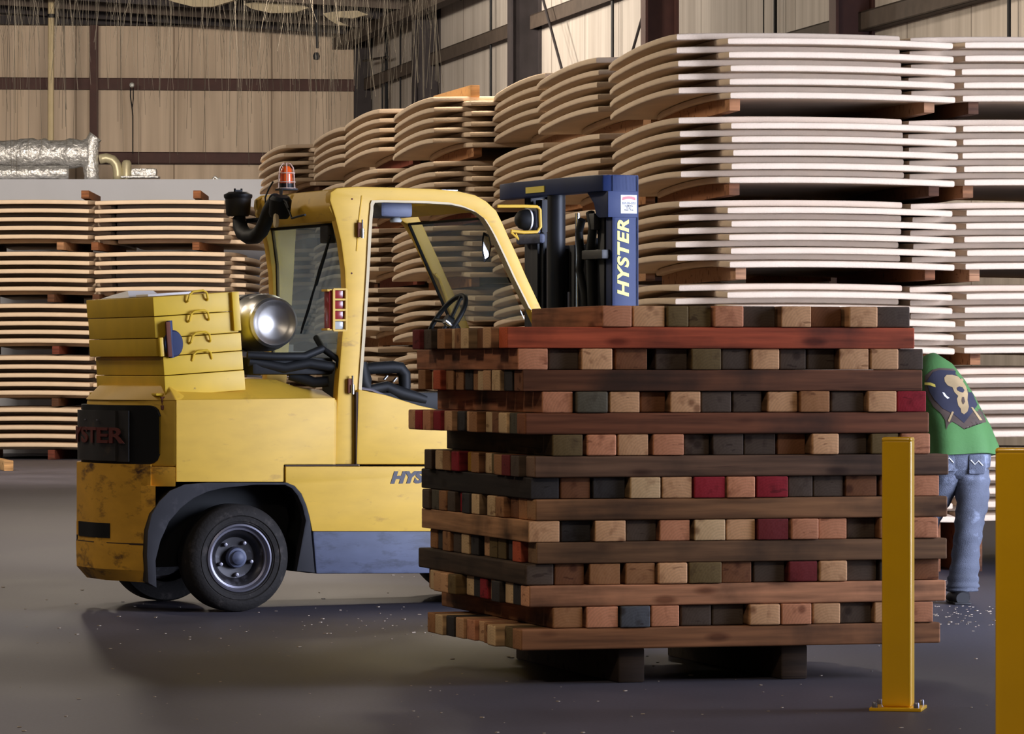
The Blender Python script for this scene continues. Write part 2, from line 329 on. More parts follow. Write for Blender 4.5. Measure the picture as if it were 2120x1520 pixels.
# right wall: local x along the wall from the corner toward the camera, y outward
RW = Matrix.Translation(CORN) @ Matrix.Rotation(-(math.pi / 2 - WA), 4, 'Z')
def s_at(D): return (71 - D) / math.cos(WA)
b = MB()
H = 7.6
def wseg(D0, D1, z0, z1): b.box((s_at(D1), 0, z0), (s_at(D0), .12, z1))
wseg(23, 40.2, 0, H); wseg(-4, 16.0, 0, H); wseg(16.0, 23, 4.6, H); wseg(40.2, 41.0, 1.5, H); wseg(41.0, 71, 0, H)
o = b.build('wall_right', M['wall_side']); o.matrix_world = RW; struct(o)
BW = Matrix.Translation(CORN) @ Matrix.Rotation(BA, 4, 'Z')   # local x to the right, wall stretches to -x
o = MB().box((-14, 0, 0), (.3, .12, H + .6)).build('wall_back', M['wall_back']); o.matrix_world = BW; struct(o)
struct(MB().box((-14.2, -6, 0), (-14.0, 72, 9)).build('wall_left', M['wall_side']))
struct(MB().box((-14.2, -6.2, 0), (14, -6.0, 9)).build('wall_front', M['wall_side']))
# roof slopes down to the right-hand eave
zr = lambda X, D: 6.80 + (WX(D) - .3 - X) * .062
V = [(-14.2, -6, zr(-14.2, -6)), (WX(-6) + .1, -6, zr(WX(-6), -6)), (WX(72) + .1, 72, zr(WX(72), 72)), (-14.2, 72, zr(-14.2, 72))]
V2 = [(x, y, z + .15) for x, y, z in V]
struct(MB().faces(V + V2, [(0, 1, 2, 3), (7, 6, 5, 4), (0, 4, 5, 1), (1, 5, 6, 2), (2, 6, 7, 3), (3, 7, 4, 0)]).build('ceiling', M['roof']))
# columns
n = 0
for D, wd, mt in ((42.8, .40, 'beam_red'), (50.6, .40, 'beam_red'), (58.0, .42, 'beam_dark'), (65.0, .40, 'beam_dark')):
    n += 1
    s = s_at(D); b = MB()
    b.box((s - .12, -wd, 0), (s + .12, -wd + .03, 7.2)); b.box((s - .012, -wd + .03, 0), (s + .012, -.03, 7.2)); b.box((s - .12, -.03, 0), (s + .12, 0, 7.2))
    o = b.build('trim_%d' % n, M[mt]); o.matrix_world = RW; struct(o)
b = MB(); b.box((-.25, -.33, 0), (.02, -.30, 7)); b.box((-.13, -.30, 0), (-.10, -.0, 7)); b.box((-.25, -.03, 0), (.02, -.0, 7))
o = b.build('trim_5', M['beam_dark']); o.matrix_world = BW; struct(o)
xc = (190 - 1060) / 9000 * 70.4 - CORN.x
b = MB(); b.box((xc - .07, -.22, 0), (xc + .07, -.20, 7.2)); b.box((xc - .01, -.20, 0), (xc + .01, -.02, 7.2)); b.box((xc - .07, -.02, 0), (xc + .07, 0, 7.2))
o = b.build('trim_6', M['beam_red']); o.matrix_world = BW; struct(o)
# girts, c-shaped rails on both walls
n = 6
for z in (1.1, 2.3, 3.5, 4.72, 5.92):
    n += 1
    for W_, x0, x1, y in ((RW, .1, s_at(41.2) if z < 2.4 else s_at(23.1), -1), (BW, -13.9, -.2, -1)):
        b = MB(); b.box((x0, -.14, z - .1), (x1, -.125, z + .09)); b.box((x0, -.14, z + .075), (x1, 0, z + .09))
        if z == 4.72: b.box((x0, -.14, z - .1), (x1, -.0, z - .085))
        o = b.build('trim_%d' % n, M['beam_red'] if W_ is BW else M['beam_tan']); o.matrix_world = W_; struct(o); n += 1
b = MB(); b.box((-13.9, -.30, 6.86), (-.2, -.02, 7.0)); o = b.build('trim_20', M['beam_dark']); o.matrix_world = BW; struct(o)
b = MB(); b.box((-.3, -.60, 6.50), (s_at(30), -.40, 6.68)); o = b.build('trim_21', M['beam_tan']); o.matrix_world = RW; struct(o)
# roof purlins near the back, running with the slope
for i, D in enumerate((69.6, 68.2, 66.6, 64.8, 62.8, 60.5)):
    x0, x1 = -13.9, WX(D) - .1
    z0, z1 = zr(x0, D), zr(x1, D)
    b = MB().faces([(x0, D - .05, z0 - .17), (x1, D - .05, z1 - .17), (x1, D + .05, z1 - .17), (x0, D + .05, z0 - .17),
                    (x0, D - .05, z0), (x1, D - .05, z1), (x1, D + .05, z1), (x0, D + .05, z0)],
                   [(0, 1, 2, 3), (4, 7, 6, 5), (0, 4, 5, 1), (1, 5, 6, 2), (2, 6, 7, 3), (3, 7, 4, 0)])
    struct(b.build('trim_%d' % (22 + i), M['beam_tan'] if i % 2 else M['beam_dark']))
# partition room
pA, pB = atpx(-420, 371, 66.4), atpx(640, 371, 66.4)
b = MB().box((pA.x, 66.4, 0), (pB.x, 66.55, pA.z)); b.box((pA.x, 66.56, pA.z - .1), (pB.x, 70.1, pA.z))
struct(b.build('wall_partition', M['white_wall']))
PT = pA.z

# ---------------------------------------------------------------- things on the walls and under the roof
def rod(name, p, q, r, m, label, cat, group=None):
    o = MB().tube([p, q], r, 8).build(name, m); tag(o, label, cat, group); return o
rod('drain_pipe', atpx(106, -6, 67.9), Vector((atpx(105, 0, 67.9).x, 67.9, PT + .005)), .05, M['pipe_cream'], 'cream vertical pipe with a dark clamp on the far back wall', 'pipe')
cl = MB().lathe([(.052, -.03), (.066, -.03), (.066, .03), (.052, .03)], Matrix.Translation(atpx(106.3, 33, 67.9)), 16, close=True).build('clamp', M['dark_metal'], bpy.data.objects['drain_pipe'])
def onwall(px, py, off=.1):
    # point on the right wall seen at px, py
    k = (px - CX) / FPX; D = (12.46 - off) / (k + .2084); return atpx(px, py, D)
LW = [(1016, -20, 196, 'conduit', 'thin dark vertical conduit on the side wall, nearest left of the middle column', .018),
      (1268, -20, 112, 'conduit', 'thin dark conduit on the side wall just left of the wide red column', .02),
      (1605, -20, 72, 'conduit', 'thick black conduit on the side wall above the pale panel stacks', .02),
      (1581, -20, 72, 'conduit', 'thinner line conduit just left of the thick black conduit', .007),
      (2089, -20, 78, 'conduit', 'dark conduit on the side wall at the upper right edge of the view', .018),
      (800, 20, 222, 'conduit', 'thick dark standpipe on the side wall between the two far columns', .03),
      (829, 30, 222, 'conduit', 'thin standpipe on the side wall, against the far dark column', .015),
      (792, 118, 222, 'conduit', 'short standpipe left of the thick one, starting at its branch pipe', .017)]
for x, y0, y1, nm, lb, r in LW:
    rod(nm, onwall(x, y0), onwall(x, y1 + 25), r, M['dark_metal'], lb, 'conduit')
rod('branch_pipe', onwall(752, 126, .3), onwall(803, 118, .2), .02, M['dark_metal'], 'thin horizontal branch pipe across the far room corner', 'pipe')
rod('brace_rod', onwall(1122, -10, .25), onwall(1165, 150, .25), .018, M['beam_dark'], 'slanting brace rod leaning left, beside the dark column', 'brace')
rod('brace_rod', onwall(1334, 20, .25), onwall(1304, 125, .25), .018, M['beam_dark'], 'slanting brace rod leaning right, against the wide red column', 'brace')
# round lamp on the rail with its hanging cable loop
o = empty('wall_lamp', atpx(273, 176, 70.0)); tag(o, 'small pale round lamp with dark cable hanging from the back wall rail', 'lamp')
MB().lathe([(0, -.05), (.035, -.05), (.043, 0), (.035, .02), (0, .03)], Matrix.Rotation(R(90), 4, 'X'), 18).build('lamp_head', M['white_lens'], o)
p0 = atpx(273, 176, 70.0)
MB().tube([atpx(270, 182, 70) - p0, atpx(270, 200, 70) - p0, atpx(273, 220, 70) - p0, atpx(275, 240, 70) - p0, atpx(275, 318, 70) - p0], .010, 6).tube([atpx(276, 182, 70) - p0, atpx(276, 205, 70) - p0, atpx(274, 222, 70) - p0], .008, 6).build('cable', M['dark_metal'], o)
# foil wrapped ducts on the partition roof
FD = 67.2
def fx(x, y, D=FD): return atpx(x, y, D)
def duct(name, pts, r, m, label, seg=18):
    rnd = random.Random(name + label); P = []; Rr = []
    for a, c in zip(pts, pts[1:]):
        a, c = Vector(a), Vector(c); n_ = max(2, int((c - a).length / .06))
        for i in range(n_): P.append(a.lerp(c, i / n_)); Rr.append(r * (1 + (rnd.uniform(-.10, .10) if m is M['foil'] else rnd.uniform(-.02, .02))))
    P.append(Vector(pts[-1])); Rr.append(r)
    o = MB().tube(P, Rr, seg).build(name, m, ang=180); tag(o, label, 'duct'); return o
duct('foil_duct', [fx(-60, 320), fx(60, 318), fx(185, 318)], .225, M['foil'], 'large foil wrapped duct lying on the white partition room')
duct('foil_duct', [fx(-60, 359, 66.75), fx(60, 358, 66.75), fx(142, 357, 66.75)], .10, M['foil'], 'low narrow duct in front of the large foil duct')
duct('foil_riser', [fx(190, 372), fx(188, 345), fx(190, 312), fx(192, 290), fx(198, 282)], .115, M['foil'], 'upright crinkled foil riser at the end of the large duct')
el = [fx(208 + 32 * math.sin(R(a)), 366 - 38 * math.sin(R(a)) if False else 352 - 24 * math.sin(R(a)), FD) for a in ()]
duct('duct_elbow', [fx(206, 330), fx(220, 327), fx(233, 331), fx(241, 341), fx(244, 355), fx(244, 371)], .075, M['duct'], 'bent pale duct elbow right of the foil riser')
o = MB().lathe([(.0, .30), (.05, .29), (.075, .25), (.075, 0), (0, 0)], Matrix.Translation(fx(262, 371)), 18).build('vent_cap', M['duct']); tag(o, 'small round topped vent right of the duct elbow', 'vent')
a, c = fx(252, 365), fx(330, 371)
o = MB().box((a.x, FD - .2, a.z - .03), (c.x, FD + .2, a.z + .0), .01).box((fx(272, 0).x, FD - .12, a.z), (fx(325, 0).x, FD + .12, a.z + .12), .04).build('foil_tray', M['foil']); tag(o, 'low shiny foil covered unit at the right end of the ducts', 'duct')
o = MB().tube([fx(440, 371), fx(445, 366), fx(452, 372)], .02, 6).tube([fx(452, 372), fx(457, 369)], .02, 6).build('foil_scrap', M['foil']); tag(o, 'tiny bright foil scrap lying on the white partition roof', 'scrap')
# torn pale liner pieces below the roof
def liner(name, pts, D, label):
    rnd = random.Random(label); V = []; F = []
    n_ = len(pts)
    for dz, k in ((0, 0), (1, 1)):
        for x, y in pts: V.append(atpx(x, y, D) + Vector((0, .5 * k, .03 * k)))
    F = [tuple(range(n_)), tuple(range(2 * n_ - 1, n_ - 1, -1))] + [(i, i + n_, (i + 1) % n_ + n_, (i + 1) % n_) for i in range(n_)]
    o = MB().faces(V, F).build(name, M['liner']); tag(o, label, 'roof liner'); return o
liner('torn_liner', [(340, -3), (360, 4), (400, 14), (440, 14), (480, 2), (490, -3)], 65.0, 'sagging pale liner piece at the top edge, left of the other two')
liner('torn_liner', [(505, 8), (520, 18), (560, 27), (610, 26), (640, 16), (610, 6), (540, 2)], 65.6, 'long pale liner strip hanging in the dark roof, middle one')
liner('torn_liner', [(668, 28), (690, 24), (740, 22), (762, 30), (730, 38), (700, 36), (700, 44), (722, 53), (700, 52), (680, 40)], 65.0, 'pale torn liner piece hanging nearest the room corner')
# strands hanging from the torn roof insulation: nobody could count them
rnd = random.Random(5); b = MB()
for i in range(430):
    x = rnd.uniform(-10, 905) if i % 4 else rnd.gauss(690, 90)
    if x > 905: continue
    D = rnd.uniform(53, 67); xx = (x - CX) / FPX * D
    if xx > WX(D) - .7: continue
    top = atpx(x + rnd.uniform(-25, 25), -30, D); L = rnd.choice((60, 90, 120, 180, 230)) * rnd.uniform(.6, 1.15)
    if x < 300: L *= .9
    bot = atpx(x, min(L, 300), D); mid = top.lerp(bot, .55) + Vector((rnd.uniform(-.03, .03), 0, 0))
    b.tube([top, mid, bot], rnd.choice((.0012, .0016, .0020, .0026)), 3, caps=False)
for i in range(46):     # a few long ones in front of the back wall
    x = rnd.uniform(10, 700); D = rnd.uniform(60, 68)
    b.tube([atpx(x, -20, D), atpx(x + rnd.uniform(-12, 12), rnd.uniform(220, 360), D)], .0032, 3, caps=False)
for i in range(14):
    x = rnd.uniform(845, 905); D = rnd.uniform(52, 62)
    if (x - CX) / FPX * D < WX(D) - .6: b.tube([atpx(x, -20, D), atpx(x + rnd.uniform(-25, 25), rnd.uniform(150, 215), D)], .004, 3, caps=False)
o = b.build('hanging_strand', M['strand']); tag(o, 'thin pale strands of torn insulation hanging from the dark roof', 'insulation strands', kind='stuff')
# hook lamp hanging at the beam end
o = MB().tube([atpx(655, 20, 62), atpx(657, 100, 62)], .02, 8).lathe([(0, -.06), (.04, -.05), (.05, 0), (.03, .05), (0, .05)], Matrix.Translation(atpx(655, 116, 62)), 14).build('pendant_lamp', M['dark_metal'])
tag(o, 'dark pendant fitting hanging on a rod before the room corner', 'lamp')

# chips and dust on the floor
rnd = random.Random(11); b = MB()
for i in range(420):
    if i < 300: x, y = rnd.uniform(-20, 2140), 960 + 560 * rnd.random() ** .8
    elif i < 360: x, y = rnd.uniform(1930, 2060), rnd.uniform(1255, 1300)
    else: x, y = rnd.gauss(700, 260), rnd.gauss(1290, 30)
    if y < 950: continue
    D = FPX * CAMZ / (y - HY)
    if D > 60: continue
    p = atpx(x, y, D); s = rnd.choice((.002, .003, .004, .006)) * (1 if y < 1400 else .8)
    a = rnd.uniform(0, 3.14)
    b.box((-s, -s * 1.6, 0), (s, s * 1.6, s * .6), M=Matrix.Translation((p.x, p.y, 0.0005)) @ Matrix.Rotation(a, 4, 'Z'))
o = b.build('wood_chips', M['chip']); tag(o, 'pale sawdust crumbs and wood chips strewn over the concrete', 'wood chips', kind='stuff')
# ================================================================ stacks of curved panels
ORD = ['', 'first', 'second', 'third', 'fourth', 'fifth', 'sixth', 'seventh', 'eighth', 'ninth', 'tenth', 'eleventh', 'twelfth', 'thirteenth', 'fourteenth', 'fifteenth']
def panel_mesh(name, W, L, T, ou, ov, su, sv, uc, vc, r=.012):
    """slab W x L, thickness T, following the arched surface of the stack; offset (ou, ov) in the stack"""
    nu, nv = 12, 10; bm = bmesh.new(); g = {}
    def uvs(n_, S): return [-1 + 2 * i / n_ for i in range(n_ + 1)]
    def hgt(u, v): return -su * ((u - uc) / (W / 2)) ** 2 - sv * ((v - vc) / (L / 2)) ** 2
    rc = .05
    for k in (0, 1):
        for i in range(nu + 1):
            for j in range(nv + 1):
                u, v = W * i / nu, L * j / nv
                if i in (0, nu) and j in (0, nv):          # clipped corners
                    u += rc * .35 * (1 if i == 0 else -1); v += rc * .35 * (1 if j == 0 else -1)
                z = hgt(u + ou, v + ov) + k * T
                g[i, j, k] = bm.verts.new((u + ou, v + ov, z))
    for i in range(nu):
        for j in range(nv):
            bm.faces.new((g[i, j, 1], g[i + 1, j, 1], g[i + 1, j + 1, 1], g[i, j + 1, 1]))
            bm.faces.new((g[i, j, 0], g[i, j + 1, 0], g[i + 1, j + 1, 0], g[i + 1, j, 0]))
    for i in range(nu):
        bm.faces.new((g[i, 0, 0], g[i + 1, 0, 0], g[i + 1, 0, 1], g[i, 0, 1])); bm.faces.new((g[i, nv, 0], g[i, nv, 1], g[i + 1, nv, 1], g[i + 1, nv, 0]))
    for j in range(nv):
        bm.faces.new((g[0, j, 0], g[0, j, 1], g[0, j + 1, 1], g[0, j + 1, 0])); bm.faces.new((g[nu, j, 0], g[nu, j + 1, 0], g[nu, j + 1, 1], g[nu, j, 1]))
    bmesh.ops.recalc_face_normals(bm, faces=bm.faces)
    es = [e for e in bm.edges if e.calc_face_angle(0) > R(40) and not abs(e.verts[0].co.z - e.verts[1].co.z) > T * .8]
    bmesh.ops.bevel(bm, geom=es, offset=r, segments=3, profile=.5, affect='EDGES', clamp_overlap=True)
    m = bpy.data.meshes.new(name); bm.to_mesh(m); bm.free()
    for p in m.polygons: p.use_smooth = True
    m.set_sharp_from_angle(angle=R(50)); m.materials.append(M['panel_board']); return m
SM_B = panel_mesh('curved_panel', 1.51, 2.5, .041, 0, 0, .012, .030, .80, .90)
SM_A = panel_mesh('curved_panel', 1.51, 2.5, .041, .27, -.34, .012, .030, .80, .90)
LG_A = panel_mesh('curved_panel', 1.90, 2.2, .060, 0, 0, .016, .02, 1.0, 1.2, .018)
LG_B = panel_mesh('curved_panel', 1.90, 2.2, .060, .22, .62, .016, .02, 1.0, 1.2, .018)
bunk_mesh = MB().box((-.035, 0, 0), (.035, 2.45, .098), .005).mesh('bearer', M['timber'])
lbunk_mesh = MB().box((-.05, 0, 0), (.05, 2.3, .115), .006).mesh('bearer', M['timber'])
PILES = []   # (key, X, D, yaw, top z, groups, pitch, slab pitch, meshA(front), meshB, where, first bearers u)
def px_origin(x, D): return ((x - CX) / FPX * D, D)
phi = R(9)
S = {}
S['n1'] = (*px_origin(1400, 28.0), phi, 3.47)
x0, d0 = px_origin(1400, 28.0); S['n1b'] = (x0 + 1.535 * math.cos(phi), d0 + 1.535 * math.sin(phi), phi, 3.463)
for k, x, D, y in (('n2', 1235, 30.8, 118), ('n3', 1120, 33.6, 150), ('n4', 895, 36.3, 200), ('n5', 780, 39.2, 225), ('n6', 712, 42.0, 262), ('n7', 589, 44.9, 299)):
    S[k] = (*px_origin(x, D), phi + R(.5), CAMZ + (HY - y) * D / FPX)
WHERE = {'n1': 'pale stack left of the seam', 'n1b': 'rightmost pale stack', 'n2': 'stack right behind the lift mast', 'n3': 'third stack back from the pale ones',
         'n4': 'fourth stack back above the cab', 'n5': 'fifth stack back above the cab', 'n6': 'sixth stack back beside the beacon', 'n7': 'farthest stack of the wall row',
         'w1': 'far stack behind the yellow boxes', 'w2': 'far stack at the left picture edge'}
WHERE = {'n1': 'nearest pale stack', 'n1b': 'pale stack at right edge', 'n2': 'stack behind the lift mast', 'n3': 'stack left of the mast',
         'n4': 'tall stack above cab roof', 'n5': 'stack above rear pillar', 'n6': 'stack right of the beacon', 'n7': 'stack behind the beacon',
         'w1': 'far stack behind yellow boxes', 'w2': 'far stack at left edge'}
rnd = random.Random(3)
panels = []   # (id, mesh, matrix, label, group)
INDIV = None
# the 300 boards that show largest stand alone, the rest are one object
BIG = {'n1': (0,1,2,3,4,5,6,7,8,9,10,11,12,13,14,15,16,17,18,19,20,21,22,23,24,25,26,27,28,29,30,31,32,33,35,37,39,59,), 'n1b': (0,1,2,3,4,5,6,7,8,9,10,11,12,13,14,15,16,17,18,19,20,21,22,23,24,25,26,27,28,29,30,31,32,33,34,35,36,37,38,39,40,41,42,43,44,45,46,47,48,49,57,59,), 'n2': (0,2,4,6,8,9,10,12,14,16,18,19,20,22,24,28,30,), 'w1': (0,1,2,3,4,5,6,7,8,9,10,11,12,13,14,15,16,17,18,19,), 'n4': (0,1,2,3,4,5,6,7,8,9,10,11,12,13,14,15,16,19,20,21,22,23,24,25,26,27,28,29,30,31,32,33,34,35,36,38,40,42,44,), 'w2': (0,1,2,3,4,5,6,7,8,9,10,11,12,13,14,15,16,17,18,19,20,21,22,23,24,25,26,27,28,29,30,31,32,33,34,35,36,37,38,39,40,41,42,43,44,45,46,47,48,49,), 'n3': (0,2,4,6,8,9,10,12,14,16,18,20,22,24,26,28,30,32,34,36,), 'n5': (0,2,4,6,8,9,10,12,19,20,22,24,26,28,29,30,31,32,34,35,36,38,39,40,41,42,46,), 'n6': (0,2,4,6,8,9,20,22,24,26,28,29,38,), 'n7': (0,2,4,6,8,9,18,19,20,21,22,23,24,25,26,28,29,30,31,32,33,37,38,39,)}
INDIV = set('%s.%d.%d' % (k, n // 10, n % 10) for k, v in BIG.items() for n in v)
#INDIV_HERE
bearers = []
for key, (X, D, yaw, zt) in S.items():
    for g in range(6):
        M0 = Matrix.Translation((X + rnd.uniform(-.012, .012), D, 0)) @ Matrix.Rotation(yaw + rnd.uniform(-.003, .003), 4, 'Z')
        ztop = zt + .028 - g * .540
        for k in range(10):
            z = ztop - .0425 - k * .0432
            isB = k % 2 == 0
            pid = '%s.%d.%d' % (key, g, k)
            jx = rnd.uniform(-.012, .012)
            Mx = M0 @ Matrix.Translation((jx, rnd.uniform(-.012, .012), z)) @ Matrix.Rotation(rnd.uniform(-.0008, .0008), 4, 'Y')
            lab = '%s %s panel from top, %s bundle down, %s' % (ORD[k // 2 + 1], 'left-set' if isB else 'right-set', ORD[g + 1], WHERE[key])
            panels.append((pid, SM_B if isB else SM_A, Mx, lab))
        zb = ztop - .434
        for q, u in enumerate((.35, 1.63)):
            h = .098 if g < 5 else zb
            bearers.append((key, g, q, M0 @ Matrix.Translation((u + rnd.uniform(-.03, .03), -.26 + rnd.uniform(-.03, .05), zb - .1035 if g < 5 else 0)), zb - .004 if g == 5 else .098, WHERE[key]))
wphi = R(-5)
for key, x in (('w1', 190), ('w2', -93)):
    X, D = px_origin(x, 62.0)
    for g in range(5):
        jit = rnd.uniform(-.01, .09)
        M0 = Matrix.Translation((X + jit, D, 0)) @ Matrix.Rotation(wphi, 4, 'Z')
        ztop = 3.73 - g * .742
        for k in range(10):
            isA = k % 2 == 0
            z = ztop - .062 - k * .062
            pid = '%s.%d.%d' % (key, g, k)
            Mx = M0 @ Matrix.Translation((rnd.uniform(-.02, .02), rnd.uniform(-.01, .01), z))
            lab = '%s %s panel from top, %s bundle down, %s' % (ORD[k // 2 + 1], 'front' if isA else 'set-back', ORD[g + 1], WHERE[key])
            panels.append((pid, LG_A if isA else LG_B, Mx, lab))
        zb = ztop - .62
        for q, u in enumerate((.10, 1.42)):
            bearers.append((key, g, q, M0 @ Matrix.Translation((u + rnd.uniform(-.1, .1), .05, zb - .122 if g < 4 else 0)), .115 if g < 4 else zb - .004, WHERE[key]))
for q, px in enumerate((176, 408)):
    p = px_origin(px, 62.2); o = MB().box((0, 0, 0), (.11, 2.2, .115), .006).build('bearer', M['timber']); o.matrix_world = Matrix.Translation((p[0] - .06, 62.25, 3.735)) @ Matrix.Rotation(wphi + R(6), 4, 'Z')
    o.color = srgb(150, 98, 62); tag(o, ('wooden bearer lying on top of the far stack, left one of two', 'wooden bearer lying on top of the far stack, next to the air cleaner')[q], 'bearer')
if INDIV is None: INDIV = set(p[0] for p in panels[:300])
stuff = bmesh.new()
ni = 0
for pid, me, Mx, lab in panels:
    if pid in INDIV:
        o = bpy.data.objects.new('curved_panel', me); col.objects.link(o); o.matrix_world = Mx
        tag(o, lab, 'panel', 'curved boards in %s stacks' % ('the wall row' if pid[0] == 'n' else 'the far left')); ni += 1
    else:
        t = me.copy(); t.transform(Mx); stuff.from_mesh(t); bpy.data.meshes.remove(t)
m = bpy.data.meshes.new('stacked_curved_panels'); stuff.to_mesh(m); stuff.free(); m.materials.append(M['panel_board'])
for p in m.polygons: p.use_smooth = True
m.set_sharp_from_angle(angle=R(50))
o = bpy.data.objects.new('stacked_curved_panels', m); col.objects.link(o)
tag(o, 'remaining far and mostly hidden curved boards of the background stacks', 'panels', kind='stuff')
print('panels', len(panels), 'individual', ni)
bcols = [srgb(170, 120, 80), srgb(142, 92, 58), srgb(120, 60, 46), srgb(176, 134, 100), srgb(96, 64, 44)]
for key, g, q, Mx, h, where in bearers:
    me = bunk_mesh if key[0] == 'n' else lbunk_mesh
    if h > .13:
        me = MB().box((-.05, 0, 0), (.05, 2.4, h), .006).mesh('bearer', M['timber'])
    o = bpy.data.objects.new('bearer', me); col.objects.link(o); o.matrix_world = Mx @ Matrix.Identity(4)
    o.color = rnd.choice(bcols)
    tag(o, '%s wooden bearer under the %s bundle down, %s' % (('left', 'right')[q], ORD[g + 1], where), 'bearer', 'bearers between the panel bundles')
o = MB().box((-.04, 0, 0), (.04, 1.5, .10), .006).build('bearer', M['timber']); o.matrix_world = Matrix.Translation((atpx(984, 0, 36.5).x, 36.35, S['n4'][3] + .0)) @ Matrix.Rotation(phi + R(4), 4, 'Z'); o.color = srgb(206, 160, 104)
tag(o, 'single pale wooden bearer lying on top of the tall stack', 'bearer')
p = atpx(5, 975, FPX * CAMZ / (975 - HY)); o = MB().box((-.12, 0, 0), (.0, 1.9, .13), .008).build('bearer', M['timber']); o.matrix_world = Matrix.Translation((p.x + .14, p.y, 0)) @ Matrix.Rotation(R(12), 4, 'Z'); o.color = srgb(206, 168, 120)
tag(o, 'loose pale bearer lying on the floor at the left edge', 'bearer')

# ================================================================ the timber pile
PO = Vector((.07, 18.0, 0)); th = R(16)
PM = Matrix.Translation(PO) @ Matrix.Rotation(th, 4, 'Z')
def u_at(x, v=0):
    k = (x - CX) / FPX; c, s_ = math.cos(th), math.sin(th)
    return (k * (PO.y + c * v) - PO.x + s_ * v) / (c - s_ * k)
def v_at(x, u=0):
    k = (x - CX) / FPX; c, s_ = math.cos(th), math.sin(th)
    return (k * (PO.y + s_ * u) - PO.x - c * u) / (-s_ - c * k)
TH = .0885; CH = .0895
PAL = {'L': srgb(216, 166, 120), 'P': srgb(206, 140, 102), 'T': srgb(168, 118, 76), 'D': srgb(86, 72, 60), 'G': srgb(90, 84, 68), 'K': srgb(58, 54, 52), 'B': srgb(126, 82, 52),
       'R': srgb(156, 36, 46), 'M': srgb(112, 38, 38), 'O': srgb(110, 90, 54), 'Y': srgb(180, 130, 50), 'U': srgb(84, 86, 90), 'E': srgb(200, 92, 58), 'C': srgb(222, 186, 138)}
CN = {'L': 'light pine', 'P': 'pinkish pine', 'T': 'tan', 'D': 'dark weathered', 'G': 'grey green', 'K': 'blackened', 'B': 'brown', 'R': 'red painted', 'M': 'dull maroon', 'O': 'olive brown', 'Y': 'yellowish', 'U': 'blue tinted', 'E': 'orange red', 'C': 'cream'}
rnd = random.Random(21)
def timber_mesh(L, W, seed):
    r2 = random.Random(seed); b = MB(); b.box((0, 0, 0), (L, W, TH), r2.choice((.006, .009, .012)), seg=3)
    for v in b.bm.verts: v.co.y += .003 * math.sin(v.co.x * 2.2 + seed); 
    return b.mesh('timber', M['timber'])
_tm = {}
def put_timber(L, W, Mx, colr, label):
    key = (round(L, 2), round(W, 3), rnd.randrange(3))
    if key not in _tm: _tm[key] = timber_mesh(*key)
    o = bpy.data.objects.new('timber', _tm[key]); col.objects.link(o); o.matrix_world = PM @ Mx
    k = rnd.uniform(.9, 1.1); o.color = (colr[0] * k, colr[1] * k, colr[2] * k, 1)
    tag(o, label, 'timber', 'timbers crossed in the big pile'); return o
CNAME = ['', 'top', 'second', 'third', 'fourth', 'fifth', 'sixth', 'seventh', 'eighth', 'ninth', 'tenth', 'eleventh', 'twelfth', 'thirteenth', 'fourteenth', 'fifteenth', 'lowest']
ENDS = {  # course: far-left px of the leftmost timber's flank, then (x0, x1, colour)
 1: (1098, [(1247,1309,'P'),(1313,1380,'L'),(1381,1427,'O'),(1428,1476,'O'),(1477,1540,'P'),(1543,1616,'D'),(1618,1681,'L'),(1684,1750,'B'),(1756,1817,'L'),(1821,1893,'D')]),
 3: (862, [(1073,1137,'P'),(1140,1204,'D'),(1206,1271,'L'),(1280,1347,'B'),(1364,1431,'D'),(1433,1495,'O'),(1497,1556,'D'),(1558,1617,'L'),(1619,1676,'D'),(1678,1736,'D'),(1738,1800,'L'),(1801,1861,'L'),(1863,1917,'D')]),
 5: (905, [(1124,1189,'P'),(1192,1259,'G'),(1265,1328,'L'),(1331,1385,'B'),(1390,1454,'L'),(1456,1519,'D'),(1522,1583,'D'),(1590,1654,'L'),(1657,1719,'T'),(1723,1795,'D'),(1797,1857,'L'),(1859,1920,'R')]),
 7: (924, [(1145,1209,'O'),(1214,1277,'P'),(1281,1345,'L'),(1353,1418,'P'),(1421,1476,'D'),(1480,1545,'D'),(1548,1614,'D'),(1617,1676,'B'),(1680,1737,'L'),(1740,1802,'D'),(1804,1863,'O'),(1865,1927,'P')]),
 9: (871, [(1103,1164,'K'),(1166,1229,'B'),(1232,1300,'K'),(1306,1370,'C'),(1372,1435,'L'),(1438,1503,'R'),(1505,1564,'P'),(1567,1633,'R'),(1636,1688,'D'),(1691,1754,'D'),(1756,1822,'B'),(1826,1882,'B'),(1885,1948,'P')]),
 11: (872, [(1096,1162,'L'),(1167,1230,'K'),(1233,1298,'L'),(1301,1365,'D'),(1368,1432,'P'),(1439,1504,'C'),(1506,1567,'L'),(1569,1634,'M'),(1636,1695,'P'),(1697,1757,'P'),(1759,1820,'D'),(1822,1880,'T'),(1883,1942,'P')]),
 13: (868, [(1091,1151,'D'),(1153,1215,'B'),(1223,1288,'T'),(1297,1359,'T'),(1362,1424,'L'),(1427,1496,'O'),(1498,1561,'B'),(1566,1631,'D'),(1633,1694,'M'),(1696,1755,'L'),(1758,1823,'D'),(1826,1888,'K'),(1890,1952,'B')]),
 15: (906, [(1145,1209,'T'),(1215,1282,'P'),(1285,1347,'U'),(1350,1409,'P'),(1412,1477,'D'),(1479,1546,'D'),(1550,1615,'L'),(1618,1681,'P'),(1683,1742,'L'),(1744,1810,'D'),(1813,1875,'L'),(1877,1933,'P')])}
FRONTC = {2: srgb(214, 100, 60), 4: srgb(128, 84, 58), 6: srgb(138, 86, 58), 8: srgb(132, 104, 84), 10: srgb(170, 126, 86), 12: srgb(140, 108, 78), 14: srgb(226, 164, 122), 16: srgb(160, 112, 74)}
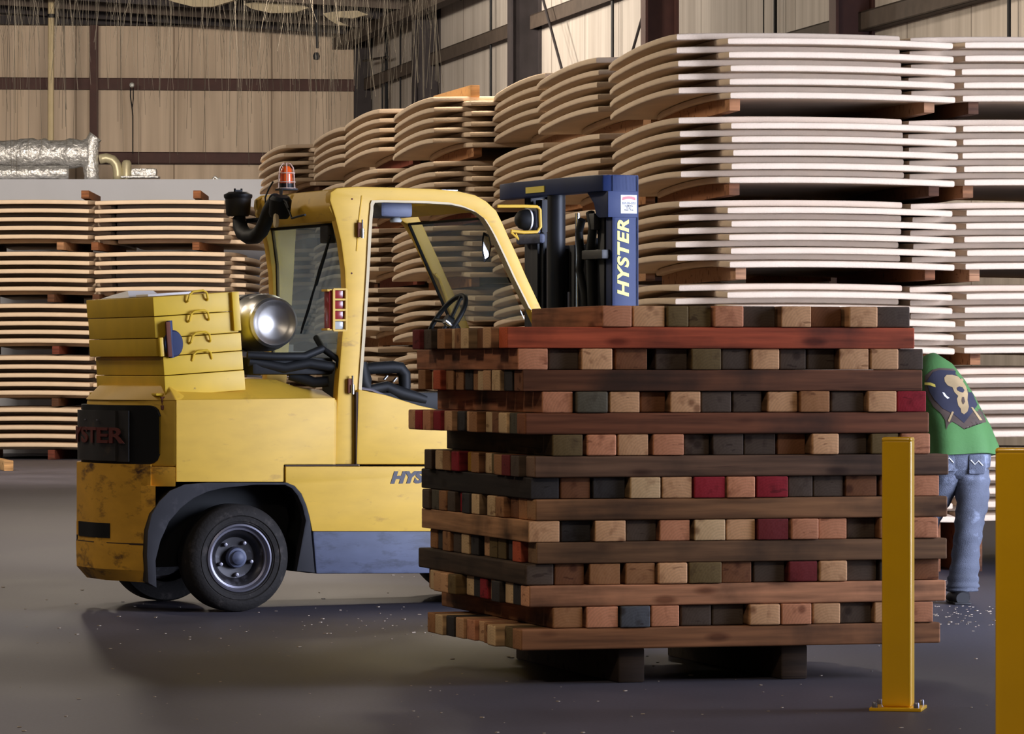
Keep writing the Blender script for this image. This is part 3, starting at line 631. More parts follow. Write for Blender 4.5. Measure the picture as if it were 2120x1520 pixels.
LONG = {  # course: near corner px, right end px, far-left px, colour of the front one, end colours going back, lightened in place of light from the left
 2: (1050, 1894, 872, 'E', 'PLCBCTCTDDM'), 4: (1082, 1912, 847, 'B', 'CKCLCTKTTECTD'), 6: (1087, 1925, 866, 'B', 'CGCBCTLKLRPRL'),
 8: (1106, 1964, 873, 'D', 'CDMTOCTYRTCD'), 10: (1108, 1960, 873, 'T', 'UTBTCKCKRDTGD'), 12: (1111, 1961, 870, 'O', 'CEKOOLKCDTKT'),
 14: (1095, 1957, 872, 'P', 'LKCKLRKCOLLCT'), 16: (1078, 1945, 886, 'T', 'TOCTLPLKCT')}
for c, (xl, ends) in ENDS.items():
    z = .145 + (16 - c) * CH
    n_ = len(ends)
    for i, (a, b_, cc) in enumerate(ends):
        u0, u1 = u_at(a), u_at(b_); W = min(.150, max(.085, u1 - u0 - .002))
        L = min(1.78, v_at(xl, u0)) if i == 0 else 1.66 if c != 1 else 1.3
        L += (0 if i == 0 else rnd.uniform(-.05, .03)); prot = rnd.uniform(-.012, .012) + (.03 if cc in 'DKB' else 0)
        # local x of the timber runs away from the camera
        Mx = Matrix.Translation((u0 + W, prot, z)) @ Matrix.Rotation(R(90), 4, 'Z')
        if i == 0: lab = '%s timber at the left corner of the %s course' % (CN[cc], CNAME[c])
        else: lab = '%s timber end, %s from the left in the %s course' % (CN[cc], ORD[i + 1], CNAME[c])
        put_timber(L, W, Mx, PAL[cc], lab)
for c, (xa, xb, xl, cf, cols) in LONG.items():
    z = .145 + (16 - c) * CH
    v = .002; u0 = u_at(xa); u1 = u_at(xb); i = 0
    vend = v_at(xl, u0 - .03); n_ = len(cols); pit = max(.129, vend / n_)
    for i, cc in enumerate(cols):
        if v + .125 > 1.80: break
        L = u1 - u0 + (0 if i == 0 else rnd.uniform(-.06, .0)); uu = u0 + (0 if i == 0 else rnd.uniform(-.035, .02)) - (.04 if c in (6, 16) and i > 7 else 0)
        W = .124
        real = cf if i == 0 else cc
        clr = FRONTC[c] if i == 0 else PAL[real]
        lab = ('%s timber along the front of the %s course' % (CN[real], CNAME[c])) if i == 0 else '%s timber, %s back at the left end of the %s course' % (CN[real], ORD[i + 1], CNAME[c])
        # slight thickness of its own so neighbours never touch
        put_timber(L, W, Matrix.Translation((uu, v, z)), clr, lab)
        v += pit if rnd.random() < .8 else min(pit, .129)
# end cap colours differ from the flank on the front long pieces: they are all the same wood, so nothing more to do
for q, (a, b_) in enumerate(((1280, 1335), (1617, 1672))):
    u0, u1 = u_at(a, .05), u_at(b_, .05)
    o = MB().box((u0, .05, 0), (u1, 1.6, .1445), .010).build('bearer', M['timber']); o.matrix_world = PM
    o.color = srgb(70, 56, 44); tag(o, ('thick bearer in painted-in shade under the timber pile, left of the two', 'thick bearer in painted-in shade under the timber pile, right of the two')[q], 'bearer')  # bearer colour darkened to carry the shade under the pile

# ================================================================ bollards
def bollard(x0, x1, ytop, D, label, rz):
    X = ((x0 + x1) / 2 - CX) / FPX * D; wd = (x1 - x0) / FPX * D * .5 / math.cos(abs(rz)) * .93
    r = empty('bollard', (X, D, 0), rz); tag(r, label, 'bollard', 'yellow bollards in front of the pile')
    zt = CAMZ - (ytop - HY) / FPX * D
    MB().box((-wd, -wd, .012), (wd, wd, zt - .006), .017, seg=5).box((-wd - .0, -wd, zt - .02), (wd, wd, zt), .012, seg=3).build('post', M['bollard'], r)
    p = MB().box((-.10, -.10, 0), (.10, .10, .0125), .003).build('base_plate', M['bollard'], r)
    for sx in (-1, 1):
        for sy in (-1, 1):
            MB().lathe([(.0, .034), (.008, .034), (.011, .030), (.011, .0125), (0, .0125)], Matrix.Translation((sx * .08, sy * .08, 0)), 10).build('anchor_bolt', M['rim_edge'], r)
    return r
bollard(1827, 1892, 905, 16.75, 'yellow square steel bollard in front of the timber pile', R(-12))
bollard(2060, 2136, 927, 14.55, 'yellow square steel bollard cut by the right picture edge', R(-9))
# ================================================================ the forklift
FO = Vector((-1.474, 23.4, 0)); FA = R(24); fc, fs = math.cos(FA), math.sin(FA)
def F(x, y, t=0.):
    """side-view pixel at lateral offset t (0 = near side, 1.32 = far side) -> (s forward, z) in the truck frame"""
    k = (x - CX) / FPX; s = (k * (FO.y + fc * t) - FO.x + fs * t) / (fc - k * fs)
    D = FO.y + fs * s + fc * t
    return s, CAMZ - (y - HY) / FPX * D
def FS(x, t=0.): return F(x, 0, t)[0]
def FT(x, s):
    """lateral offset t at which forward position s shows at pixel x"""
    k = (x - CX) / FPX; return (FO.x + fc * s - k * (FO.y + fs * s)) / (fs + k * fc)
fk = empty('forklift', FO, FA)
tag(fk, 'worn yellow counterbalance forklift with open cab, amber beacon and blue lift mast', 'forklift')
WD = 1.32
def side(pts, t0, t1, tt=None):
    return [F(x, y, tt if tt is not None else t0) for x, y in pts]
def yprism(b, pts2, t0, t1, bevel=0, seg=2):
    return b.prism(pts2, lambda s, z: (s, t0, z), lambda s, z: (s, t1, z), bevel, seg)
P_ = lambda s, t, z: Vector((s, t, z))

# --- counterweight: plan outline with chamfered corners and a slightly bowed rear
zTop = F(365, 828)[1]; zMid = F(365, 967)[1]; zLow = F(300, 1196)[1]
sC = FS(365)                               # near rear corner
def plan(g=0., ch=.25, back=-.55):
    return [(FS(600), 0 - g), (sC - g, 0 - g), (back + .03 - g, ch - .02), (back - .045 - g, .50), (back - .05 - g, .82), (back + .03 - g, WD - ch + .02), (sC - g, WD + g), (FS(600), WD + g)]
b = MB(); pl = plan()
# upper counterweight block behind the hood, front end closed
upl = [(sC + .0, 0.02)] + pl[1:7] + [(sC + .0, WD - .02)]
upl = [(sC - .002 if abs(s - sC) < .002 else s, t) for s, t in upl]; upl[0] = (sC + .1, .03); upl[-1] = (sC + .1, WD - .03)
b.prism(upl, lambda s, t: (s, t, zMid - .0), lambda s, t: (s * 1.0 + (.03 if s < -.5 else 0), t, zTop + .0), .018)
# sloped shoulder up to the plates
sh = [(s, t) for s, t in upl]
def shoulder(s, t, z): return (min(s + .10, sC - .012), .20 + (t / WD) * (WD - .40) if False else min(max(t, .09), WD - .09), z)
b.prism(upl, lambda s, t: (s + (.02 if s < -.5 else 0), t, zTop - .004), lambda s, t: shoulder(s, t, zTop + .075), .01)
cw = b.build('counterweight', M['yellow'], fk)
# lower, worn and wider part with the pockets cut in: built as a band with recesses
b = MB()
low = [(-.462, .10), (-.475, .13), (-.56, .27), (-.635, .50), (-.64, .82), (-.56, WD - .27), (-.475, WD - .13), (-.462, WD - .10)]
zs = [zMid + .012, zMid - .10, .62, .50, .47, .385, .36, zLow + .03, zLow - .035]
inn = [0, 0, 0, 0, 0, 0, -.004, .0, .06]
rings = []
for z, g in zip(zs, inn): rings.append([P_(s + (g if s < -.5 else g * .3), t, z) for s, t in low] + [P_(-.45, WD - .12, z), P_(-.45, .12, z)])
b.loft(rings)
# near and far shoulders in front of the lower block, above the wheel arch
for q_ in ([(sC - .003, 0), (-.478, .13), (-.55, .27), (-.45, .3), (sC - .003, .3)], [(sC - .003, WD), (-.478, WD - .13), (-.55, WD - .27), (-.45, WD - .3), (sC - .003, WD - .3)]): b.prism(q_, lambda s, t: (s, t, F(365, 1008)[1]), lambda s, t: (s, t, zMid), .006)
for q_ in ([(-.448, .06), (-.478, .13), (-.55, .27), (-.448, .27)], [(-.448, WD - .06), (-.478, WD - .13), (-.55, WD - .27), (-.448, WD - .27)]): b.prism(q_, lambda s, t: (s, t, F(310, 1175)[1]), lambda s, t: (s, t, F(365, 1006)[1]), .004)
lowc = b.build('lower_counterweight', M['yellow_worn'], fk, ang=25); lowc['label'] = 'scuffed darker yellow lower counterweight'
# dark recesses and the tow pocket lie in the rear face
def rear_pt(t, z, out=.0):
    # point on the rear face of the lower block
    T = [p[1] for p in low[1:7]]; Sx = [p[0] for p in low[1:7]]
    for i in range(len(T) - 1):
        if T[i] <= t <= T[i + 1]:
            f = (t - T[i]) / (T[i + 1] - T[i]); return P_(Sx[i] + (Sx[i + 1] - Sx[i]) * f - out, t, z)
    return P_(Sx[0] if t < T[0] else Sx[-1], t, z)
def patch(tA, tB, zA, zB, m, name, parent, out=.004, th_=.02, n=8, rfn=rear_pt):
    V = []; 
    for j, o_ in enumerate((out, -th_)):
        for i in range(n + 1):
            t = tA + (tB - tA) * i / n
            V += [rfn(t, zA, o_), rfn(t, zB, o_)]
    Fq = []; m_ = 2 * (n + 1)
    for i in range(n):
        a = 2 * i; Fq += [(a, a + 2, a + 3, a + 1), (m_ + a, m_ + a + 1, m_ + a + 3, m_ + a + 2), (a, m_ + a, m_ + a + 2, a + 2), (a + 1, a + 3, m_ + a + 3, m_ + a + 1)]
    Fq += [(0, 1, m_ + 1, m_), (2 * n, m_ + 2 * n, m_ + 2 * n + 1, 2 * n + 1)]
    return MB().faces(V, Fq).build(name, m, parent)
patch(.38, .78, .395, .475, M['black_plastic'], 'tow_pocket', lowc)
patch(.80, 1.12, .395, .475, M['yellow_worn'], 'pocket_floor', lowc, .002)
patch(1.02, 1.14, .50, .70, M['yellow_worn'], 'light_recess', lowc, .002)
patch(.14, 1.18, .362, .372, M['seam'], 'seam', lowc, .003)
patch(.80, .815, .36, .40, M['seam'], 'seam', lowc, .003)
# --- grille with the name on the rear
def rear_up(t, z, out=0.):
    T = [p[1] for p in pl[1:7]]; Sx = [p[0] for p in pl[1:7]]
    for i in range(len(T) - 1):
        if T[i] <= t <= T[i + 1]:
            f = (t - T[i]) / (T[i + 1] - T[i]); return P_(Sx[i] + (Sx[i + 1] - Sx[i]) * f - out, t - out * (.5 if t < .3 else -.5 if t > 1. else 0), z)
    return P_(Sx[0] if t < T[0] else Sx[-1], t, z)
zg0, zg1 = zMid + .012, zTop - .03
# recess opening, black, wraps round the corner; raised centre panel carries the lettering
tg0, tg1 = .085, WD - .085
V = []; N_ = 20
rec = MB()
def zedge(t):
    e = min(t - tg0, tg1 - t); r_ = .06
    return 0 if e > r_ else r_ - math.sqrt(max(0, r_ * r_ - (r_ - e) ** 2))
ts = [tg0 + .0001] + [tg0 + .012, tg0 + .03, tg0 + .06] + [tg0 + .06 + (tg1 - tg0 - .12) * i / 14 for i in range(1, 14)] + [tg1 - .06, tg1 - .03, tg1 - .012, tg1 - .0001]
fr = []
for t in ts: fr += [rear_up(t, zg0 + zedge(t), .006), rear_up(t, zg1 - zedge(t), .006)]
bk = []
for t in ts: bk += [rear_up(t, zg0 + zedge(t), -.03), rear_up(t, zg1 - zedge(t), -.03)]
m_ = len(fr); Fq = []
for i in range(len(ts) - 1):
    a = 2 * i; Fq += [(a, a + 2, a + 3, a + 1), (m_ + a, m_ + a + 1, m_ + a + 3, m_ + a + 2), (a, m_ + a, m_ + a + 2, a + 2), (a + 1, a + 3, m_ + a + 3, m_ + a + 1)]
rec.faces(fr + bk, Fq)
gr_ = rec.build('grille_opening', M['black_plastic'], fk)
pc = patch(.34, .98, zg0 + .015, zg1 - .03, M['black_grille'], 'grille_panel', gr_, .030, .0, 10, rear_up)
pc2 = patch(.245, .345, zg0 + .012, zg1 - .03, M['black_grille'], 'grille_panel', gr_, .018, .0, 3, rear_up)
# lettering facing backwards: text x axis runs toward -t
Mt = Matrix(((0, 0, -1, -.632), (-1, 0, 0, .66), (0, 1, 0, (zg0 + zg1) / 2 - .01), (0, 0, 0, 1)))
nl = text_mesh('HYSTER', 'name_lettering', M['brand_red'], gr_, Mt, size=.115, offset=.003, depth=.003, width=.80)
for v in nl.data.vertices: v.co.x = rear_up(v.co.y, 0, .033).x + (v.co.x + .632) - .002
for dt in (.50, .70): MB().box((-.632, dt - .012, zg1 - .085), (-.626, dt + .012, zg1 - .078)).build('grille_screw', M['rim_edge'], gr_)

# --- hood and side panels
sP = FS(690)
b = MB()
hp = side([(365, 828), (694, 824), (691, 962), (588, 962), (588, 998), (365, 998)], 0, 0)
yprism(b, [(sC + .0, hp[0][1])] + [hp[1], hp[2], hp[3], hp[4]] + [(sC + .0, hp[5][1])], 0.0, .05, .006)
yprism(b, [(sC + .0, hp[0][1])] + [hp[1], hp[2], hp[3], hp[4]] + [(sC + .0, hp[5][1])], WD - .05, WD, .006)
# top of the hood, chamfered along both sides
zh = [F(515, 777, .25)[1], F(600, 786, .25)[1], F(640, 800, .25)[1], F(690, 808, .25)[1]]
ss = [sC + .002, FS(600), FS(640), sP + .02]; zz = [zh[0], zh[1], zh[2], zh[3]]
rings = []
for s, z in zip(ss, zz): rings.append([P_(s, .0, hp[0][1] - .02), P_(s, .006, hp[0][1] - .004), P_(s, .22, z), P_(s, WD - .22, z), P_(s, WD - .006, hp[0][1] - .004), P_(s, WD, hp[0][1] - .02), P_(s, WD, .75), P_(s, 0.02, .75)])
b.loft(rings)
hood = b.build('hood', M['yellow'], fk, ang=25)
b = MB()
fp = side([(742, 806), (800, 818), (870, 840), (920, 851), (1120, 905), (1120, 962), (738, 962)], 0, 0)
yprism(b, fp, .0, .30, .012)
yprism(b, fp, WD - .30, WD, .012)
b.build('front_body_panel', M['yellow'], fk)
b = MB()
sk = side([(590, 966), (1150, 966), (1150, 1100), (645, 1100), (639, 1070), (632, 1045), (622, 1022), (608, 1006), (590, 1000)], 0, 0)
yprism(b, sk, -.012, .08, .005); yprism(b, sk, WD - .08, WD + .012, .005)
skirt = b.build('side_skirt', M['yellow'], fk)
# dark gap line above skirt and at the panel joints
b = MB(); a0, a1 = F(590, 966), F(742, 966)
b.box((a0[0], -.006, a0[1] - .000), (a1[0], .02, a0[1] + .008))
j0, j1 = F(738, 962), F(742, 812); b.box((j0[0] - .001, .004, j0[1]), (j0[0] + .012, .04, j1[1]))
b.build('seam', M['seam'], hood)
b = MB()
sl = side([(645, 1100), (1150, 1100), (1150, 1186), (652, 1188)], 0, 0)
yprism(b, sl, -.02, .20, .012); yprism(b, sl, WD - .20, WD + .02, .012)
b.build('step_sill', M['blue_sill'], fk)
# name on the side skirt
sa, za = F(805, 990); sb_, zb_ = F(934, 990)
Mt = Matrix(((1, 0, 0, (sa + sb_) / 2), (0, 0, -1, -.0135), (0, 1, 0, za), (0, 0, 0, 1)))
text_mesh('HYSTER', 'name_lettering', M['decal_dark'], skirt, Mt, size=.085, shear=.28, offset=.005, depth=.0015, width=sb_ - sa)
# under body, chassis
b = MB(); b.box((-.445, .24, .24), (1.9, WD - .24, .80), .01).box((.42, .05, .20), (1.9, WD - .05, .78), .01)
b.build('chassis', M['black_plastic'], fk)
# --- fender lips of the rear wheel arches
outer = [(305, 1207), (302, 1150), (304, 1100), (312, 1065), (328, 1038), (350, 1016), (380, 1003), (430, 999), (520, 999), (592, 999), (608, 1006), (622, 1022), (632, 1045), (640, 1075), (650, 1186)]
inner = [(322, 1217), (320, 1160), (330, 1120), (348, 1080), (372, 1052), (398, 1032), (428, 1018), (462, 1010), (525, 1004), (588, 1004), (602, 1011), (614, 1026), (624, 1048), (631, 1078), (612, 1182)]
for near in (1, 0):
    o2 = side(outer, 0, 0); i2 = side(inner, 0, 0); b = MB()
    f0 = (lambda s, z: (s, -.016, z)) if near else (lambda s, z: (s + (.07 if s < -.3 else 0), WD - .02, z))
    f1 = (lambda s, z: (s + (.02 if s < -.3 else 0), .045, z)) if near else (lambda s, z: (s + (.07 if s < -.3 else 0), WD - .10, z))
    b.strip(o2, i2, f0, f1, .004); fe = b.build('fender', M['fender'], fk)
    b = MB(); f2_ = (lambda s, z: (s + (.05 if s < -.3 else 0), .26, z)) if near else (lambda s, z: (s + (.07 if s < -.3 else 0), WD - .26, z))
    b.strip(o2, i2, f1, f2_); b.build('wheel_arch_liner', M['black_plastic'], fe)
# --- wheels
def wheel(s, r, w_, near, name='rear_wheel', steer=0):
    sg = 1 if near else -1
    e = empty(name, (s, (-.02 if near else WD + .02), r), 0, fk)
    MX = Matrix.Rotation(R(-90) * -1 * sg, 4, 'X') if True else None   # local +z (profile height) points inward
    MX = Matrix.Rotation(R(-90), 4, 'X') if near else Matrix.Rotation(R(90), 4, 'X')
    k = r / .292
    prof = [(.186, .004), (.192, -.004), (.197, -.004), (.200, -.010), (.222, -.014), (.226, -.010), (.231, -.016), (.250, -.012), (.262, -.004), (.280, .010), (.2895, .03), (.2895, w_ - .03), (.28, w_ - .01), (.20, w_), (.18, w_ - .01), (.18, .01)]
    prof = [(a * k, h) for a, h in prof]
    MB().lathe(prof, MX, 72, close=True).build('tyre', M['rubber'], e, ang=50)
    MB().lathe([(.186 * k, .004), (.183 * k, -.004), (.174 * k, -.008), (.168 * k, .0), (.163 * k, .012), (.152 * k, .016), (.148 * k, .03), (.150 * k, .05), (.17 * k, .05)], MX, 64, close=True).build('rim', M['rim_edge'], e, ang=40)
    MB().lathe([(.148 * k, .028), (.135 * k, .034), (.125 * k, .05), (.11 * k, .075), (.06 * k, .08), (.055 * k, .06), (0, .06), (0, .12), (.148 * k, .12)], MX, 64).build('wheel_disc', M['rim'], e, ang=40)
    MB().lathe([(0, -.0), (.02 * k, .002), (.036 * k, .012), (.040 * k, .026), (.052 * k, .03), (.056 * k, .045), (.056 * k, .08), (0, .08)], MX, 40).build('hub', M['rim_edge'] if False else M['blue_sill'], e, ang=40)
    for i in range(5):
        a = 2 * math.pi * (i + .2) / 5
        MB().lathe([(0, .048), (.010, .050), (.012, .058), (.012, .085), (0, .085)], MX @ Matrix.Rotation(a, 4, 'Z') @ Matrix.Translation((.092 * k, 0, 0)), 6).build('wheel_nut', M['rim_edge'], e)
    return e
wheel(0.0, .292, .20, True); wheel(0.0, .292, .20, False)
wheel(1.86, .33, .24, True, 'front_wheel'); wheel(1.86, .33, .24, False, 'front_wheel')
MB().tube([(0, .15, .292), (0, WD - .15, .292)], .06, 12).build('rear_axle', M['black_plastic'], fk)

# --- stacked yellow ballast plates on the counterweight (with handles)
bx = empty('ballast_stack', (0, 0, 0), 0, fk)
t0 = .10; cs, cz = F(330, 815, t0)
pitch = R(4.0)
BXM = Matrix.Translation((cs, t0, F(335, 822, t0)[1])) @ Matrix.Rotation(-pitch, 4, 'Y') @ Matrix.Rotation(0, 4, 'Z')
Lx = FS(507, t0) - cs; Wt = 1.13; sc_ = (FO.y + 0) / FPX
zlev = [0, 43 * sc_, 83 * sc_, 121 * sc_, 166 * sc_, 207 * sc_]
names = 5
for i in range(5):
    z0, z1 = zlev[i] + .0018, zlev[i + 1] - .0018
    dx = .03 if i < 2 else (.0)
    b = MB(); b.box((dx if i == 1 else dx, -.0 if i > 1 else -.015, z0), (Lx - (.004 * i), Wt - .012 * (i % 2), z1), .005)
    if i == 2: b = MB(); b.box((0, 0, z0), (Lx, Wt, z1), .005)
    if i == 4: b.box((Lx - .045, -.022, zlev[3] + .01), (Lx - .004, 0.004, z1), .004)
    pm = b.build('ballast_plate', M['yellow_box'], bx); pm.matrix_local = BXM
    if i > 0:
        hx0, hx1 = Lx * .40, Lx * .62; hz = z1 - .012
        h = MB().tube([(hx0 - .006, -.002, hz - .026), (hx0 - .002, -.018, hz - .018), (hx0 + .008, -.022, hz + .014), (hx0 + .028, -.024, hz + .028), (hx1 - .022, -.024, hz + .030), (hx1 - .004, -.022, hz + .018), (hx1 + .002, -.018, hz - .014), (hx1 + .004, -.002, hz - .024)], .0062, 8).build('handle', M['yellow_box'], pm)
# rear tie and hanging steel fitting on the near face
fx0 = (372 - 330) / FPX * FO.y / fc
b = MB().lathe([(0, 0), (.016, 0), (.016, .20), (0, .20)], Matrix.Translation((.075, -.026, zlev[2] - .01)), 14).lathe([(0, -.012), (.05, -.010), (.056, 0), (.05, .010), (0, .012)], Matrix.Translation((.088, -.030, zlev[2] + .065)) @ Matrix.Rotation(R(90), 4, 'X') @ Matrix.Scale(1.3, 4, (0, 1, 0)), 28)
o = b.build('steel_fitting', M['mast_blue'], bx); o.matrix_local = BXM
MB().box((.048, -.05, zlev[2] - .005), (.072, -.028, zlev[2] + .185), .004).build('fitting_bar', M['rust'], o)
o = MB().box((.01, -.035, zlev[2] + .0), (.032, -.004, zlev[3] + .004), .004).build('bracket', M['yellow_box'], bx); o.matrix_local = BXM
o = MB().box((.005, -.02, -.045), (.03, .02, .0), .004).box((.0, -.028, -.07), (.035, -.0, -.045), .004).build('weld_bracket', M['rust'], bx); o.matrix_local = BXM
# things lying on the plates
o = MB().box((.05, .22, zlev[5] + .001), (.30, .42, zlev[5] + .014), .003).build('cover_plate', M['decal_white'], bx); o.matrix_local = BXM
o = MB().faces([P_(.02, .45, zlev[5] + .002), P_(.20, .45, zlev[5] + .002), P_(.20, .92, zlev[5] + .002), P_(.02, .92, zlev[5] + .002), P_(.04, .52, zlev[5] + .038), P_(.18, .50, zlev[5] + .03), P_(.18, .80, zlev[5] + .018), P_(.05, .80, zlev[5] + .02)],
               [(0, 3, 2, 1), (4, 5, 6, 7), (0, 1, 5, 4), (1, 2, 6, 5), (2, 3, 7, 6), (3, 0, 4, 7)]).build('plastic_cover', M['decal_white'], bx, ang=20); o.matrix_local = BXM
# sloping yellow block carrying the plates
b = MB(); b.box((cs - .02, .10, zTop + .02), (FS(510, .1), WD - .10, BXM.translation.z + .02), .008)
b.build('ballast_base', M['yellow_box'], fk)

# --- gas tank lying across, near end facing us
ts0, tz0 = F(567, 668, .22); TR = 53 / FPX * FO.y
TM = Matrix.Translation((ts0, .22, tz0)) @ Matrix.Rotation(R(-90), 4, 'X')
b = MB().lathe([(.0, .035), (TR * .3, .028), (TR * .62, .012), (TR * .74, .004), (TR * .80, -.004), (TR * .90, -.012), (TR, .0), (TR * 1.02, .02), (TR * .97, .03), (TR * 1.02, .05), (TR * 1.13, .09), (TR * 1.15, .13), (TR * 1.13, .16), (TR * 1.16, .20), (TR * 1.16, .56), (TR * 1.12, .62), (TR, .68), (TR * .6, .72), (0, .73)], TM, 56)
tk = b.build('gas_tank', M['steel'], fk, ang=30)
MB().lathe([(TR * 1.17, .26), (TR * 1.185, .26), (TR * 1.185, .31), (TR * 1.17, .31)], TM, 48, close=True).build('strap', M['dark_metal'], tk)
# bracket and hoses below the tank
b = MB()
g = lambda x, y, t: P_(*[F(x, y, t)[0], t, F(x, y, t)[1]])
b.tube([g(512, 735, .12), g(570, 738, .10), (g(630, 738, .10)), g(668, 722, .12)], .022, 10)
b.tube([g(515, 748, .15), g(590, 762, .12), g(640, 752, .10), g(690, 760, .09)], .028, 10)
b.tube([g(655, 700, .3), g(668, 722, .12), g(700, 745, .07), g(706, 770, .06)], .018, 10)
b.tube([g(600, 776, .2), g(650, 792, .16), g(680, 790, .12)], .03, 10)
b.box((FS(512, .2), .12, F(512, 776, .2)[1]), (FS(680, .2), .9, F(512, 740, .2)[1]), .02)
b.build('tank_cradle', M['black_plastic'], fk)

# --- cab frame (near and far side frames share one outline)
co = [(690, 962), (700, 800), (708, 700), (716, 610), (714, 560), (706, 500), (694, 450), (683, 415), (684, 398), (698, 389), (740, 386), (820, 388), (900, 391), (950, 396), (985, 404), (1005, 417), (1025, 442), (1050, 492), (1075, 560), (1100, 620), (1124, 645), (1190, 830), (1196, 900)]
co = co[:14] + [(985, 404), (1008, 417), (1028, 436), (1040, 460), (1052, 487), (1072, 530), (1091, 574), (1122, 640), (1160, 728), (1196, 900)]
ci = [(740, 962), (745, 800), (752, 700), (758, 610), (761, 560), (764, 500), (767, 450), (769, 432), (769, 424), (772, 417), (790, 416), (830, 417), (880, 418), (930, 421), (957, 427), (982, 437), (1003, 453), (1014, 470), (1024, 488), (1044, 530), (1064, 574), (1097, 640), (1136, 728), (1170, 900)]
f2 = [F(x, y, .03) for x, y in co]; i2 = [F(x, y, .03) for x, y in ci]
frs = []
for nm, ta, tb_ in (('side_frame', .03, .105), ('side_frame', 1.14, 1.215)):
    b = MB(); b.strip(f2, i2, lambda s, z: (s, ta, z), lambda s, z: (s, tb_, z), .012)
    frs.append(b.build(nm, M['yellow'], fk))
# pale strip that paints the highlight along the door edge
fl_o = [(766, 960 - 150), (770, 700), (770, 560)]
b = MB()
io = [F(x - 3, y - 2, .03) for x, y in ci[:22]]; ii = [F(x + 3, y + 3, .03) for x, y in ci[:22]]
b.strip(io, ii, lambda s, z: (s, .022, z), lambda s, z: (s, .09, z)); b.build('door_edge_highlight', M['pipe_cream'], frs[0])
b = MB(); q = [F(x, y, .03) for x, y in ((749, 405), (742, 460), (738, 520))]
b.tube([P_(s, .03, z) for s, z in q], .004, 6); b.build('weld_bead', M['yellow'], frs[0])
for x, y in ((747, 474), (727, 797)):
    s, z = F(x, y, .02)
    b = MB().box((s - .022, .006, z - .045), (s + .0, .03, z + .035), .004); h = b.build('door_hinge', M['rust'], frs[0])
    MB().tube([(s + .002, .004, z - .05), (s + .002, .004, z + .0)], .011, 10).tube([(s + .002, .006, z - .0), (s + .002, .006, z + .05)], .006, 8).build('hinge_pin', M['chrome'], h)
for x, y in ((729, 412), (728, 566), (745, 905)):
    s, z = F(x, y, .03); MB().lathe([(0, -.003), (.005, -.002), (.006, .004), (0, .004)], Matrix.Translation((s, .03, z)) @ Matrix.Rotation(R(-90), 4, 'X'), 10).build('bolt', M['rust'], frs[0])
# rear header beam across, rounded
b = MB()
hd = [F(x, y, .06) for x, y in ((688, 392), (742, 387), (760, 415), (716, 462), (690, 458), (678, 430))]
yprism(b, hd, .04, 1.20, .02)
b.build('rear_header', M['yellow'], fk)
# roof: front header and bars
b = MB()
hf = [F(x, y, .06) for x, y in ((950, 398), (985, 405), (1004, 420), (1000, 438), (975, 440), (948, 420))]
yprism(b, hf, .06, 1.19, .01)
b.build('front_header', M['yellow'], fk)
zr0 = F(800, 389, .06)[1]
for i in range(6):
    t = .16 + i * .18
    a = F(750, 392, .06); c = F(960, 398, .06)
    MB().box((a[0], t, a[1] - .030), (c[0], t + .075, c[1] - .002), .004).build('roof_bar', M['yellow'], fk)
MB().box((F(752, 0, .06)[0], .11, zr0 - .008), (F(955, 0, .06)[0], 1.14, zr0 - .002)).build('roof_glass', M['glass_front'], fk)
# dark speaker and lamp unit under the roof
s, z = F(808, 440, .25)
MB().box((s - .10, .14, z - .03), (s + .09, .36, z + .055), .02).build('roof_console', M['mast_blue'] if False else M['blue_sill'], fk)
MB().lathe([(0, 0), (.03, 0), (.035, .012), (.02, .03), (0, .03)], Matrix.Translation((s + .02, .22, z - .055)), 18).build('dome_lamp', M['white_lens'], fk)
# rear window and windscreen
def quad(name, pts, m, parent, th_=.006):
    n = (pts[1] - pts[0]).cross(pts[3] - pts[0]).normalized() * th_
    V = list(pts) + [p + n for p in pts]
    return MB().faces(V, [(0, 1, 2, 3), (7, 6, 5, 4), (0, 4, 5, 1), (1, 5, 6, 2), (2, 6, 7, 3), (3, 7, 4, 0)]).build(name, m, parent)
rw = [g(704, 462, .09), g(722, 600, .09), g(716, 690, .09), g(700, 742, .09)]
rwf = [g(704, 462, .09), g(716, 560, .09), g(716, 620, .09), g(703, 742, .09)]
b = MB(); ring0 = [P_(F(x, y, .09)[0], .10, F(x, y, .09)[1]) for x, y in ((706, 462), (716, 540), (718, 620), (706, 742))]
V = []
for p in ring0: V += [p, P_(p.x, 1.15, p.z)]
V += [v + Vector((-.006, 0, 0)) for v in V]
b.faces(V, [(0, 1, 3, 2), (2, 3, 5, 4), (4, 5, 7, 6), (8, 10, 11, 9), (10, 12, 13, 11), (12, 14, 15, 13)])
rwin = b.build('rear_window', M['glass_rear'], fk)
b = MB()
b.tube([P_(ring0[0].x, .10, ring0[0].z)] + [P_(p.x, .11, p.z) for p in ring0], .010, 6).tube([P_(ring0[0].x, .1, ring0[0].z), P_(ring0[0].x, 1.15, ring0[0].z)], .014, 6).tube([P_(p.x, 1.14, p.z) for p in ring0], .010, 6)
b.build('window_seal', M['black_plastic'], rwin)
